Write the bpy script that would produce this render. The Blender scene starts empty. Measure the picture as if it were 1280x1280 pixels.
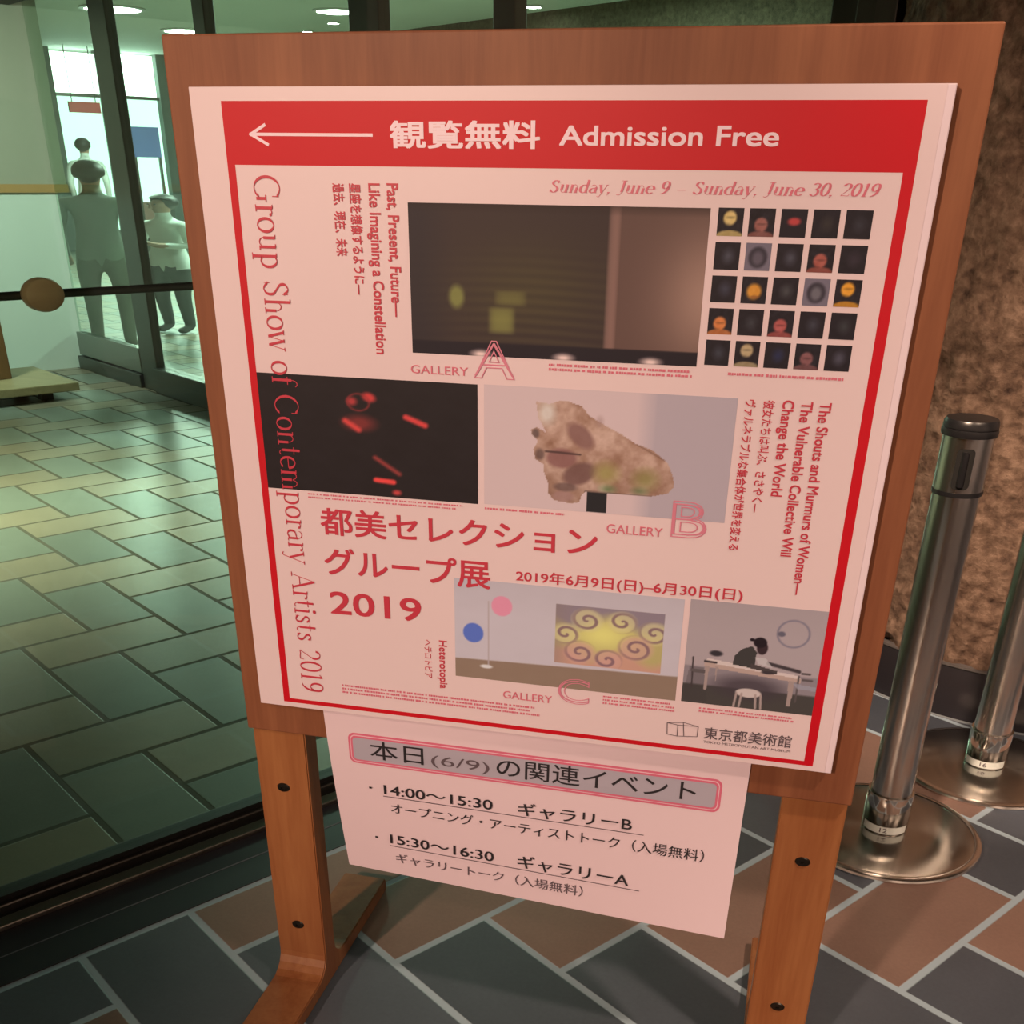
import bpy, bmesh, math, random
import numpy as np
from mathutils import Vector, Matrix, noise
random.seed(7)
rng = np.random.default_rng(7)
C = bpy.context.scene.collection
SC = bpy.context.scene
PI = math.pi

# ------------------------------------------------------------------ camera
cam = bpy.data.cameras.new('camera'); cam_o = bpy.data.objects.new('camera', cam); C.objects.link(cam_o)
cam_o.location = (0.24775, -1.10987, 1.04378)
cam.sensor_fit = 'HORIZONTAL'; cam.sensor_width = 36.0
cam.lens = 36.0 * 1334.387 / 1280.0
cam.shift_y = (984.777 - 640.0) / 1280.0
cam.clip_start = 0.02; cam.clip_end = 200
_p, _y, _r = math.radians(-29.99326), math.radians(13.7641), math.radians(-0.71928)
_R = Matrix.Rotation(_y, 3, 'Z') @ Matrix.Rotation(_p, 3, 'X') @ Matrix.Rotation(_r, 3, 'Y')
cam_o.rotation_euler = (_R @ Matrix.Rotation(PI/2, 3, 'X')).to_euler()
SC.camera = cam_o

# ------------------------------------------------------------------ world, exposure, lights
SC.view_settings.view_transform = 'Standard'
SC.view_settings.look = 'None'
SC.view_settings.gamma = 1.0
SC.view_settings.use_curve_mapping = False
SC.view_settings.exposure = 0.9
W = bpy.data.worlds.new('world'); SC.world = W; W.use_nodes = True
W.node_tree.nodes['Background'].inputs[0].default_value = (1.0, 0.60, 0.42, 1)
W.node_tree.nodes['Background'].inputs[1].default_value = 0.16

# floor axes: AV runs across the joints from the glass out into the hall, BV runs along the glass front
AV = Vector((0.81862, -0.57433)); BV = Vector((0.57433, 0.81862))
THB = math.atan2(BV.y, BV.x)
def ab(a, b, z=0.0):
    return Vector((a*AV.x + b*BV.x, a*AV.y + b*BV.y, z))

def spot(name, loc, target, power, col, cone=80, blend=0.6, rad=0.06):
    l = bpy.data.lights.new(name, 'SPOT'); o = bpy.data.objects.new(name, l); C.objects.link(o)
    l.energy = power; l.color = col; l.spot_size = math.radians(cone); l.spot_blend = blend; l.shadow_soft_size = rad
    o.location = loc
    o.rotation_euler = (Vector(target) - Vector(loc)).to_track_quat('-Z', 'Y').to_euler()
    return o
def area(name, loc, target, power, col, size):
    l = bpy.data.lights.new(name, 'AREA'); o = bpy.data.objects.new(name, l); C.objects.link(o)
    l.energy = power; l.color = col; l.shape = 'DISK'; l.size = size
    o.location = loc
    o.rotation_euler = (Vector(target) - Vector(loc)).to_track_quat('-Z', 'Y').to_euler()
    return o
WARM = (1.0, 0.70, 0.50)
spot('unseen_hall_spot', (1.75, -0.35, 2.36), (0.86, 1.20, 0.95), 30, WARM, 46, 1.0, 0.06)  # added spot without a fixture, lifts the upper part of the column
spot('unseen_hall_spot', (1.25, -0.75, 2.36), (0.80, 0.25, 0.0), 80, WARM, 60, 1.0, 0.07)
spot('unseen_hall_spot', (-0.15, -0.7, 2.36), (0.80, 1.15, 0.26), 215, WARM, 25, 1.0, 0.05)  # added narrow spot, no fixture, brightens the lower column only
spot('unseen_hall_spot', (-1.5, -4.0, 2.34), (0.05, 0.0, 0.69), 365, WARM, 24, 0.7, 0.10)
spot('unseen_hall_spot', (-0.5, -2.3, 2.36), (-0.45, 0.0, 0.92), 42, WARM, 30, 0.7, 0.08)  # unseen fill spot, aimed to brighten the wooden knob behind the glass
spot('vestibule_light', ab(-3.3, -0.1, 1.74), ab(-3.3, -0.1, 0), 205, (1.0, 1.0, 0.74), 104, 0.9, 0.10)
spot('vestibule_light', ab(-4.6, 0.5, 1.74), ab(-6.0, 0.8, 0.8), 130, (0.9, 1.0, 0.88), 120, 0.8, 0.12)
for b_ in (-2.5, 0.5): spot('unseen_wall_fill', ab(3.4, b_, 2.36), ab(4.6, b_, 1.0), 170, (1.0, 0.82, 0.68), 110, 0.9, 0.1)  # added spots, no fixtures: brighten the hall wall that the steel posts reflect
for (a_, b_) in ((-7.5, 4.3), (-10.5, 4.0), (-12.5, 6.0), (-6.5, 6.3), (-3.0, 5.5)):
    area('lobby_light', ab(a_, b_, 2.36), ab(a_, b_, 0), 95, (0.86, 1.0, 0.93), 0.6)

# ------------------------------------------------------------------ helpers
def lin(c):
    c = c/255.0
    return c/12.92 if c <= 0.04045 else ((c+0.055)/1.055)**2.4
def rgb(r, g, b): return (lin(r), lin(g), lin(b), 1.0)
TINT = (0.94, 0.635, 0.455)          # share of each channel the warm lamps give, so inks come out neutral
def ink(r, g, b):
    return tuple(min(0.9, lin(v)/t) for v, t in zip((r, g, b), TINT)) + (1.0,)

def mat(name, col, rough=0.5, metal=0.0, coat=0.0, coat_rough=0.05, spec=0.5):
    m = bpy.data.materials.new(name); m.use_nodes = True
    b = m.node_tree.nodes['Principled BSDF']
    b.inputs['Base Color'].default_value = col if len(col) == 4 else (*col, 1)
    b.inputs['Roughness'].default_value = rough; b.inputs['Metallic'].default_value = metal
    b.inputs['Coat Weight'].default_value = coat; b.inputs['Coat Roughness'].default_value = coat_rough
    b.inputs['Specular IOR Level'].default_value = spec
    return m
def emis(name, col, strength):
    m = bpy.data.materials.new(name); m.use_nodes = True
    nt = m.node_tree; nt.nodes.clear()
    e = nt.nodes.new('ShaderNodeEmission'); o = nt.nodes.new('ShaderNodeOutputMaterial')
    e.inputs[0].default_value = (*col[:3], 1); e.inputs[1].default_value = strength
    nt.links.new(e.outputs[0], o.inputs[0]); return m
class NT:
    def __init__(s, m): s.t = m.node_tree; s.b = s.t.nodes['Principled BSDF']
    def n(s, typ, **kw):
        x = s.t.nodes.new(typ)
        for k, v in kw.items(): setattr(x, k, v)
        return x
    def l(s, a, b): s.t.links.new(a, b)
    def put(s, sock, v):
        if hasattr(v, 'is_linked') or hasattr(v, 'links'): s.l(v, sock)
        else: sock.default_value = v
    def m(s, op, a, b=0.0, c=None):
        x = s.n('ShaderNodeMath', operation=op); s.put(x.inputs[0], a); s.put(x.inputs[1], b)
        if c is not None: s.put(x.inputs[2], c)
        return x.outputs[0]
    def mix(s, f, a, b):
        x = s.n('ShaderNodeMix', data_type='RGBA'); s.put(x.inputs[0], f); s.put(x.inputs[6], a); s.put(x.inputs[7], b)
        return x.outputs[2]
    def obj(s):
        return s.n('ShaderNodeTexCoord').outputs['Object']
    def map(s, vec, scale=(1, 1, 1), rot=(0, 0, 0)):
        x = s.n('ShaderNodeMapping'); s.l(vec, x.inputs[0]); x.inputs['Scale'].default_value = scale; x.inputs['Rotation'].default_value = rot
        return x.outputs[0]
    def noise(s, vec, scale, detail=4, rough=0.55, dist=0.0):
        x = s.n('ShaderNodeTexNoise'); s.l(vec, x.inputs['Vector']); x.inputs['Scale'].default_value = scale
        x.inputs['Detail'].default_value = detail; x.inputs['Roughness'].default_value = rough; x.inputs['Distortion'].default_value = dist
        return x.outputs['Fac']
    def ramp(s, f, stops):
        x = s.n('ShaderNodeValToRGB'); s.l(f, x.inputs[0]); e = x.color_ramp.elements
        while len(e) < len(stops): e.new(0.5)
        for k, (p, c) in enumerate(stops): e[k].position = p; e[k].color = c
        return x.outputs[0]
    def bump(s, h, strength=0.3, dist=0.01):
        x = s.n('ShaderNodeBump'); s.l(h, x.inputs['Height']); x.inputs['Strength'].default_value = strength; x.inputs['Distance'].default_value = dist
        return x.outputs[0]

def wood(name, dark, light, axis='Z', rough=0.38, scale=1.0):
    m = mat(name, light, rough); t = NT(m)
    st = {'Z': (14, 14, 1.1), 'Y': (14, 1.1, 14), 'X': (1.1, 14, 14)}[axis]
    v = t.map(t.obj(), tuple(q*scale for q in st))
    f1 = t.noise(v, 1.6, 5, 0.6, 0.8); f2 = t.noise(t.map(t.obj(), tuple(q*scale*6 for q in st)), 2.0, 3)
    f = t.m('ADD', t.m('MULTIPLY', f1, 0.75), t.m('MULTIPLY', f2, 0.25))
    t.l(t.ramp(f, [(0.30, dark), (0.72, light)]), t.b.inputs['Base Color'])
    t.l(t.bump(f2, 0.06, 0.002), t.b.inputs['Normal'])
    t.b.inputs['Coat Weight'].default_value = 0.12; t.b.inputs['Coat Roughness'].default_value = 0.2; t.b.inputs['Specular IOR Level'].default_value = 0.3
    return m

def link(name, me, parent=None, m=None, loc=None):
    o = bpy.data.objects.new(name, me); C.objects.link(o)
    if parent is not None: o.parent = parent
    if m is not None:
        for q in (m if isinstance(m, (list, tuple)) else [m]): me.materials.append(q)
    if loc is not None: o.location = loc
    return o
def from_bm(name, bm, m, parent=None, smooth=False, loc=None):
    me = bpy.data.meshes.new(name); bm.to_mesh(me); bm.free()
    if smooth:
        for p in me.polygons: p.use_smooth = True
        try: me.set_sharp_from_angle(angle=math.radians(40))
        except Exception: pass
    return link(name, me, parent, m, loc)
def tag(o, label=None, cat=None, group=None, kind=None):
    if label: o['label'] = label
    if cat: o['category'] = cat
    if group: o['group'] = group
    if kind: o['kind'] = kind
    return o
def empty(name, loc=(0, 0, 0), rz=0.0):
    o = bpy.data.objects.new(name, None); C.objects.link(o); o.location = loc; o.rotation_euler = (0, 0, rz); o.empty_display_size = 0.1
    return o
def add_box(bm, lo, hi, mi=0, frame=None, bevel=0.0):
    vs = []
    for z in (lo[2], hi[2]):
        for x, y in ((lo[0], lo[1]), (hi[0], lo[1]), (hi[0], hi[1]), (lo[0], hi[1])):
            p = Vector((x, y, z))
            vs.append(bm.verts.new(frame(p) if frame else p))
    fs = [bm.faces.new([vs[i] for i in q]) for q in ((3, 2, 1, 0), (4, 5, 6, 7), (0, 1, 5, 4), (1, 2, 6, 5), (2, 3, 7, 6), (3, 0, 4, 7))]
    for f in fs: f.material_index = mi
    if bevel:
        es = list({e for f in fs for e in f.edges})
        bmesh.ops.bevel(bm, geom=es, offset=bevel, segments=2, affect='EDGES', profile=0.5)
    return bm
def box(name, lo, hi, m, parent=None, bevel=0.0, frame=None, loc=None):
    bm = bmesh.new(); add_box(bm, lo, hi, 0, frame, bevel)
    bmesh.ops.recalc_face_normals(bm, faces=bm.faces)
    return from_bm(name, bm, m, parent, loc=loc)
def abf(p): return ab(p.x, p.y, p.z)
def abbox(name, a0, a1, b0, b1, z0, z1, m, parent=None, bevel=0.0):
    return box(name, (a0, b0, z0), (a1, b1, z1), m, parent, bevel, abf)
def lathe(name, prof, m, parent=None, seg=64, loc=None, sharp=True):
    bm = bmesh.new(); rings = []
    for r, z in prof:
        if r < 1e-6: rings.append([bm.verts.new((0, 0, z))])
        else: rings.append([bm.verts.new((r*math.cos(2*PI*i/seg), r*math.sin(2*PI*i/seg), z)) for i in range(seg)])
    for A, B in zip(rings, rings[1:]):
        for i in range(seg):
            j = (i+1) % seg
            if len(A) == 1 and len(B) == 1: continue
            if len(A) == 1: bm.faces.new((A[0], B[i], B[j]))
            elif len(B) == 1: bm.faces.new((A[i], A[j], B[0]))
            else: bm.faces.new((A[i], A[j], B[j], B[i]))
    bmesh.ops.recalc_face_normals(bm, faces=bm.faces)
    return from_bm(name, bm, m, parent, True, loc)
def extrude_profile(bm, pts, x0, x1, shear=None, mi=0):
    """closed (y, z) profile run along x"""
    A = []; B = []
    for y, z in pts:
        dx = shear(y, z) if shear else 0
        A.append(bm.verts.new((x0+dx, y, z))); B.append(bm.verts.new((x1+dx, y, z)))
    bm.faces.new(A).material_index = mi; bm.faces.new(B[::-1]).material_index = mi
    n = len(pts)
    for i in range(n):
        j = (i+1) % n
        bm.faces.new((A[j], A[i], B[i], B[j])).material_index = mi

# ------------------------------------------------------------------ materials
M_panel = wood('reddish_wood', ink(108, 51, 28), ink(140, 75, 44), 'Z', 0.55)
M_leg = wood('leg_wood', ink(128, 62, 30), ink(160, 90, 48), 'Z', 0.40)
M_bolt = mat('dark_bolt_metal', (0.05, 0.045, 0.04, 1), 0.35, 0.9)
M_void = mat('black_recess', (0.004, 0.004, 0.004, 1), 0.8)
M_white = mat('poster_board_white', ink(222, 172, 157), 0.42, coat=0.40, coat_rough=0.07)
M_edge = mat('poster_edge_white', ink(226, 178, 166), 0.35)
M_red = mat('red_ink', ink(192, 9, 22), 0.5, coat=0.28, coat_rough=0.07, spec=0.3)
M_redt = mat('red_text_ink', ink(188, 42, 52), 0.5)
M_redt_soft = mat('soft_red_text_ink', ink(206, 92, 96), 0.45)
M_pinkt = mat('pale_text_on_red', ink(232, 178, 168), 0.45)
M_outline = mat('outline_letter_pink', ink(205, 105, 110), 0.45)
M_grey_ink = mat('grey_text_ink', ink(92, 66, 64), 0.5)
M_black_ink = mat('black_text_ink', ink(38, 28, 28), 0.5)
M_dim_ink = mat('faded_text_ink', ink(92, 66, 64), 0.5)
M_paper = mat('paper_white', ink(218, 166, 154), 0.75)
M_greybox = mat('grey_box_ink', ink(166, 136, 132), 0.7)
M_pinkborder = mat('pink_border_ink', ink(206, 86, 96), 0.7)
M_white_gap = mat('pale_border_gap', ink(224, 160, 152), 0.7)

# gentle waves in the laminate of the poster so lamps break up into streaks
for q in (M_white, M_red):
    t = NT(q); h = t.noise(t.map(t.obj(), (1.0, 1, 1.6)), 7.0, 3, 0.6, 1.0)
    t.l(t.bump(h, 0.35, 0.01), t.b.inputs['Coat Normal'])

def metal(name, col, rough, aniso=0.0):
    m = mat(name, col, rough, 1.0); b = m.node_tree.nodes['Principled BSDF']
    b.inputs['Anisotropic'].default_value = aniso
    return m
M_pole = metal('brushed_steel_pole', (0.66, 0.63, 0.60, 1), 0.23)
M_chrome = metal('polished_steel', (0.74, 0.72, 0.68, 1), 0.09)
M_base = metal('spun_steel_base', (0.52, 0.51, 0.48, 1), 0.20, 0.92)
t = NT(M_base)
tan = t.n('ShaderNodeTangent', direction_type='RADIAL', axis='Z'); t.l(tan.outputs[0], t.b.inputs['Tangent'])
M_plastic = mat('black_plastic', (0.012, 0.012, 0.014, 1), 0.32)
M_sticker = mat('cream_sticker', ink(226, 196, 168), 0.6)
M_rim = metal('steel_rim', (0.80, 0.78, 0.75, 1), 0.2)

def tile_floor(name, colA, colB, grout, rough, var=0.35, gw=0.034, border=False):
    m = mat(name, colA, rough); t = NT(m)
    g = t.n('ShaderNodeNewGeometry').outputs['Position']
    sp = t.n('ShaderNodeSeparateXYZ'); t.l(g, sp.inputs[0]); X, Y = sp.outputs[0], sp.outputs[1]
    a = t.m('ADD', t.m('MULTIPLY', X, AV.x), t.m('MULTIPLY', Y, AV.y))
    b = t.m('ADD', t.m('MULTIPLY', X, BV.x), t.m('MULTIPLY', Y, BV.y))
    P = 0.178
    A = t.m('DIVIDE', t.m('ADD', a, 0.2325 + P*400), P); B = t.m('DIVIDE', t.m('ADD', b, 0.0615 + P*400), P)
    i, j = t.m('FLOOR', A), t.m('FLOOR', B); fa, fb = t.m('FRACT', A), t.m('FRACT', B)
    d = t.m('MODULO', t.m('ADD', t.m('SUBTRACT', i, j), 400.0), 4.0)
    eq = lambda k: t.m('COMPARE', d, float(k), 0.25)
    e0, e1, e2, e3 = eq(0), eq(1), eq(2), eq(3)
    isA = t.m('ADD', e0, e1)
    ma, mb = t.m('MINIMUM', fa, t.m('SUBTRACT', 1.0, fa)), t.m('MINIMUM', fb, t.m('SUBTRACT', 1.0, fb))
    isB = t.m('SUBTRACT', 1.0, isA)
    ex = t.m('ADD', t.m('ADD', t.m('MULTIPLY', e0, fa), t.m('MULTIPLY', e1, t.m('SUBTRACT', 1.0, fa))), t.m('MULTIPLY', isB, ma))
    ey = t.m('ADD', t.m('ADD', t.m('MULTIPLY', e3, fb), t.m('MULTIPLY', e2, t.m('SUBTRACT', 1.0, fb))), t.m('MULTIPLY', isA, mb))
    e = t.m('MINIMUM', ex, ey)
    if border:   # the cut row beside the border course by the glass
        e = t.m('MINIMUM', e, t.m('MULTIPLY', t.m('ABSOLUTE', t.m('ADD', a, 0.5515)), 1.0/P))
    idi, idj = t.m('SUBTRACT', i, e1), t.m('SUBTRACT', j, e2)
    cb = t.n('ShaderNodeCombineXYZ'); t.l(idi, cb.inputs[0]); t.l(idj, cb.inputs[1])
    wn = t.n('ShaderNodeTexWhiteNoise', noise_dimensions='2D'); t.l(cb.outputs[0], wn.inputs['Vector'])
    nz = t.noise(g, 9.0, 5, 0.6); nf = t.noise(g, 160.0, 2)
    k = t.m('ADD', t.m('MULTIPLY', t.m('SUBTRACT', wn.outputs['Value'], 0.5), var), t.m('ADD', t.m('MULTIPLY', t.m('SUBTRACT', nz, 0.5), 0.35), t.m('MULTIPLY', t.m('SUBTRACT', nf, 0.5), 0.25)))
    base = t.mix(isA, colB, colA)
    hsv = t.n('ShaderNodeHueSaturation'); t.l(base, hsv.inputs['Color']); t.l(t.m('ADD', 1.0, k), hsv.inputs['Value'])
    gm = t.n('ShaderNodeMapRange'); gm.interpolation_type = 'SMOOTHSTEP'
    t.l(e, gm.inputs['Value']); gm.inputs['From Min'].default_value = gw*0.75; gm.inputs['From Max'].default_value = gw*1.25
    t.l(t.mix(gm.outputs[0], grout, hsv.outputs[0]), t.b.inputs['Base Color'])
    t.l(t.m('ADD', 0.75, t.m('MULTIPLY', gm.outputs[0], rough-0.75)), t.b.inputs['Roughness'])
    hh = t.m('ADD', gm.outputs[0], t.m('MULTIPLY', nf, 0.12))
    t.l(t.bump(hh, 0.35, 0.002), t.b.inputs['Normal'])
    return m
M_floor = tile_floor('quarry_tile', ink(80, 72, 70), ink(134, 90, 70), ink(168, 158, 148), 0.42, border=True)
M_floor_in = tile_floor('lobby_tile', (0.185, 0.207, 0.178, 1), (0.265, 0.225, 0.165, 1), (0.085, 0.075, 0.05, 1), 0.33, var=0.25, gw=0.036)
M_border = mat('dark_border_tile', ink(40, 31, 32), 0.35)
M_joint = mat('thin_pale_joint', ink(110, 88, 84), 0.7)
M_frame = metal('dark_window_frame', (0.16, 0.155, 0.145, 1), 0.42)
M_frame_black = mat('black_gasket', (0.01, 0.01, 0.01, 1), 0.5)
M_frame_grey = metal('grey_window_ledge', (0.34, 0.33, 0.30, 1), 0.4)

m = bpy.data.materials.new('green_tinted_glass'); m.use_nodes = True; M_glass = m
nt = m.node_tree; nt.nodes.clear()
tr = nt.nodes.new('ShaderNodeBsdfTransparent'); tr.inputs[0].default_value = (0.84, 0.925, 0.865, 1)
gl = nt.nodes.new('ShaderNodeBsdfGlossy'); gl.inputs['Roughness'].default_value = 0.0
ge = nt.nodes.new('ShaderNodeNewGeometry'); dt = nt.nodes.new('ShaderNodeVectorMath'); dt.operation = 'DOT_PRODUCT'
nt.links.new(ge.outputs['Normal'], dt.inputs[0]); nt.links.new(ge.outputs['Incoming'], dt.inputs[1])
def _m(op, a, b):
    x = nt.nodes.new('ShaderNodeMath'); x.operation = op
    for k, v in enumerate((a, b)):
        if isinstance(v, float): x.inputs[k].default_value = v
        else: nt.links.new(v, x.inputs[k])
    return x.outputs[0]
c_ = _m('ABSOLUTE', dt.outputs['Value'], 0.0)
f_ = _m('ADD', 0.030, _m('MULTIPLY', 0.95, _m('POWER', _m('SUBTRACT', 1.0, c_), 5.0)))   # Schlick reflectance of one face
mx = nt.nodes.new('ShaderNodeMixShader'); ou = nt.nodes.new('ShaderNodeOutputMaterial')
nt.links.new(f_, mx.inputs[0]); nt.links.new(tr.outputs[0], mx.inputs[1]); nt.links.new(gl.outputs[0], mx.inputs[2]); nt.links.new(mx.outputs[0], ou.inputs[0])

def stone(name, c0, c1, c2, sc=1.0, bump=0.8):
    m = mat(name, c1, 0.85, spec=0.25); t = NT(m)
    g = t.n('ShaderNodeNewGeometry').outputs['Position']
    f = t.noise(g, 42*sc, 7, 0.62, 0.0); f2 = t.noise(g, 6*sc, 3)
    v = t.n('ShaderNodeTexVoronoi'); t.l(g, v.inputs['Vector']); v.inputs['Scale'].default_value = 60*sc
    fac = t.m('ADD', t.m('MULTIPLY', f, 0.72), t.m('ADD', t.m('MULTIPLY', f2, 0.22), t.m('MULTIPLY', v.outputs['Distance'], 0.12)))
    t.l(t.ramp(fac, [(0.30, c0), (0.52, c1), (0.75, c2)]), t.b.inputs['Base Color'])
    t.l(t.bump(fac, bump, 0.02), t.b.inputs['Normal'])
    return m
M_stone = stone('rough_brown_stone', ink(56, 34, 25), ink(120, 81, 58), ink(164, 116, 86), 1.0, 0.75)
M_stone_in = stone('lobby_stone', (0.03, 0.022, 0.015, 1), (0.095, 0.070, 0.048, 1), (0.16, 0.12, 0.08, 1), 0.6, 0.4)

# ------------------------------------------------------------------ the setting
def plane_ab(name, a0, a1, b0, b1, z, m, flip=False):
    bm = bmesh.new(); vs = [bm.verts.new(ab(a, b, z)) for a, b in ((a0, b0), (a1, b0), (a1, b1), (a0, b1))]
    bm.faces.new(vs if not flip else vs[::-1]); return from_bm(name, bm, m)
floor = abbox('floor', -0.75, 6.5, -5.0, 4.0, -0.06, 0.0, M_floor); tag(floor, kind='structure')
floor2 = abbox('floor_lobby', -17.0, -0.75, -6.0, 8.6, -0.06, 0.0, M_floor_in); tag(floor2, kind='structure')
M_ceil = mat('hall_ceiling', (0.16, 0.13, 0.11, 1), 0.8)
M_ceil_in = mat('lobby_ceiling', (0.52, 0.56, 0.50, 1), 0.8)
tag(abbox('ceiling', -0.70, 6.5, -5.0, 4.0, 2.40, 2.46, M_ceil), kind='structure')
tag(abbox('ceiling_lobby', -17.0, -0.80, 1.76, 8.6, 2.40, 2.46, M_ceil_in), kind='structure')
tag(abbox('ceiling_vestibule', -6.0, -0.80, -6.0, 1.70, 1.76, 1.82, mat('dark_soffit', (0.035, 0.035, 0.03, 1), 0.8)), kind='structure')

tag(abbox('wall_hall', 4.6, 4.72, -5.0, 4.0, 0.0, 2.40, mat('hall_plaster', (0.45, 0.36, 0.31, 1), 0.8)), kind='structure')
# border course of dark tiles along the glass, with its thin joint
bs = abbox('trim_1', -0.690, -0.5575, -5.0, 1.62, 0.0, 0.0015, M_border); tag(bs, kind='structure')
tag(abbox('trim_2', -0.6265, -0.6240, -5.0, 1.62, 0.0015, 0.0019, M_joint), kind='structure')

# glazed front: window_1 with rail, gasket, mullions and pane
win = empty('window_1', ab(-0.75, 0, 0)); tag(win, kind='structure')
def wpart(name, *a, **k):
    o = abbox(name, *a, **k); o.parent = win; o.matrix_parent_inverse = Matrix.Translation(-win.location); return o
wpart('ledge', -0.716, -0.690, -5.0, 1.64, 0.0, 0.010, M_frame_grey, bevel=0.002)
wpart('gasket', -0.731, -0.716, -5.0, 1.64, 0.0, 0.004, M_frame_black)
wpart('bottom_rail', -0.790, -0.731, -5.0, 1.64, 0.0, 0.020, M_frame, bevel=0.003)
wpart('glazing_bead', -0.770, -0.742, -5.0, 1.64, 0.020, 0.029, M_frame_black)
wpart('jamb', -0.80, -0.70, 1.615, 1.675, 0.0, 2.40, M_frame, bevel=0.003)
wpart('jamb', -0.79, -0.72, 1.690, 1.80, 0.0, 2.40, M_frame_black)
wpart('top_rail', -0.80, -0.70, -5.0, 1.64, 2.34, 2.40, M_frame)
wpart('pane', -0.758, -0.752, -5.0, 1.615, 0.024, 2.34, M_glass)

# round stone column with a dark tiled skirting
CX0, CY0, CR = 0.89, 1.685, 0.520
def column_mesh():
    bm = bmesh.new(); nu, nv = 420, 420; z0, z1 = 0.122, 2.40; rows = []
    for jv in range(nv+1):
        z = z0 + (z1-z0)*jv/nv; row = []
        for iu in range(nu):
            th = 2*PI*iu/nu
            p = Vector((math.cos(th)*CR, math.sin(th)*CR, z))
            n1 = noise.fractal(p*22, 0.9, 2.1, 4); n2 = noise.noise(p*6 + Vector((3, 1, 2)))
            pit = noise.noise(p*13 + Vector((9, 4, 7)))
            pit = -max(0.0, pit - 0.42)*0.07
            n3 = noise.fractal(p*48 + Vector((5, 2, 8)), 0.8, 2.0, 3)
            r = CR + 0.0075*n1 + 0.003*n2 + 0.0028*n3 + pit
            row.append(bm.verts.new((CX0 + r*math.cos(th), CY0 + r*math.sin(th), z)))
        rows.append(row)
    for A, B in zip(rows, rows[1:]):
        for i in range(nu):
            j = (i+1) % nu; bm.faces.new((A[i], A[j], B[j], B[i]))
    return bm
col = from_bm('stone_column', column_mesh(), M_stone, smooth=True); tag(col, kind='structure')
skirt = lathe('baseboard_column', [(CR-0.02, 0.0), (CR+0.004, 0.0), (CR+0.004, 0.052), (CR+0.0045, 0.113), (CR+0.002, 0.119), (CR-0.02, 0.122)], mat('skirting_tile', ink(44, 33, 31), 0.32), seg=96, loc=(CX0, CY0, 0)); tag(skirt, kind='structure')
lathe_ring = lathe('trim_3', [(CR+0.0045, 0.0), (CR+0.0045, 0.0016), (CR+0.013, 0.0016), (CR+0.013, 0.0)], mat('column_joint', ink(140, 124, 112), 0.8), seg=96, loc=(CX0, CY0, 0)); tag(lathe_ring, kind='structure')
cap = lathe('trim_4', [(CR-0.01, 0.119), (CR+0.006, 0.119), (CR+0.006, 0.1235), (CR-0.01, 0.1245)], mat('skirting_cap', ink(98, 78, 66), 0.6), seg=96, loc=(CX0, CY0, 0)); tag(cap, kind='structure')

# vestibule: end wall with white lower panel and timber rail
tag(abbox('wall_vestibule', -6.12, -6.0, -6.0, 1.84, 0.95, 1.80, mat('olive_wall', (0.34, 0.34, 0.27, 1), 0.7)), kind='structure')
tag(abbox('wall_vestibule_lower', -6.12, -6.0, -6.0, 1.78, 0.0, 0.915, mat('white_wall_panel', (0.62, 0.70, 0.64, 1), 0.35)), kind='structure')
tag(abbox('trim_5', -6.13, -5.98, -6.0, 1.84, 0.915, 0.955, mat('timber_rail', (0.42, 0.25, 0.10, 1), 0.5)), kind='structure')
# inner glazed screen between vestibule and lobby
scr = empty('window_2', ab(-4, 1.76, 0)); tag(scr, kind='structure')
M_steel = metal('dark_steel', (0.13, 0.135, 0.125, 1), 0.38)
M_kick = metal('grey_steel', (0.30, 0.31, 0.29, 1), 0.33)
def spart(name, *a, **k):
    o = abbox(name, *a, **k); o.parent = scr; o.matrix_parent_inverse = Matrix.Translation(-scr.location); return o
for (a0, a1) in ((-5.10, -4.91), (-4.06, -3.96), (-2.92, -2.74), (-2.15, -2.05), (-0.95, -0.84)):
    spart('post', a0, a1, 1.735, 1.785, 0.0, 2.40, M_steel, bevel=0.004)
spart('sill', -4.93, -0.82, 1.72, 1.80, 0.0, 0.125, M_steel, bevel=0.004)
spart('pane', -4.93, -0.84, 1.758, 1.764, 0.125, 2.40, M_glass)
dr = empty('door_1', ab(-5.6, 1.76, 0)); tag(dr, kind='structure')
def dpart(name, *a, **k):
    o = abbox(name, *a, **k); o.parent = dr; o.matrix_parent_inverse = Matrix.Translation(-dr.location); return o
dpart('kick_plate', -5.97, -5.11, 1.735, 1.785, 0.075, 0.20, M_kick, bevel=0.003)
dpart('threshold', -5.97, -5.11, 1.72, 1.80, 0.0, 0.07, M_steel, bevel=0.003)
dpart('pane', -5.97, -5.11, 1.757, 1.763, 0.20, 1.80, M_glass)

# lobby shell
tag(abbox('wall_right', -17.0, -0.8, 7.82, 8.0, 0.0, 2.40, M_stone_in), kind='structure')
M_farwall = mat('lobby_far_wall', (0.10, 0.12, 0.11, 1), 0.7)
tag(abbox('wall_far_left', -16.2, -16.0, 1.0, 5.72, 0.0, 2.40, M_farwall), kind='structure')
tag(abbox('wall_far_right', -16.2, -16.0, 7.20, 8.0, 0.0, 2.40, M_farwall), kind='structure')
w3 = empty('window_3', ab(-16.1, 6.45, 0)); tag(w3, kind='structure')
def w3part(name, *a, **k):
    o = abbox(name, *a, **k); o.parent = w3; o.matrix_parent_inverse = Matrix.Translation(-w3.location); return o
M_day = emis('daylight_glazing', (0.88, 1.0, 0.96), 6.0)
M_day2 = emis('daylight_frosted_glazing', (0.70, 1.0, 0.88), 1.6)
w3part('pane', -16.12, -16.08, 5.74, 6.35, 1.90, 2.36, M_day)
w3part('pane', -16.12, -16.08, 5.74, 6.35, 0.25, 1.86, M_day2)
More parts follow.
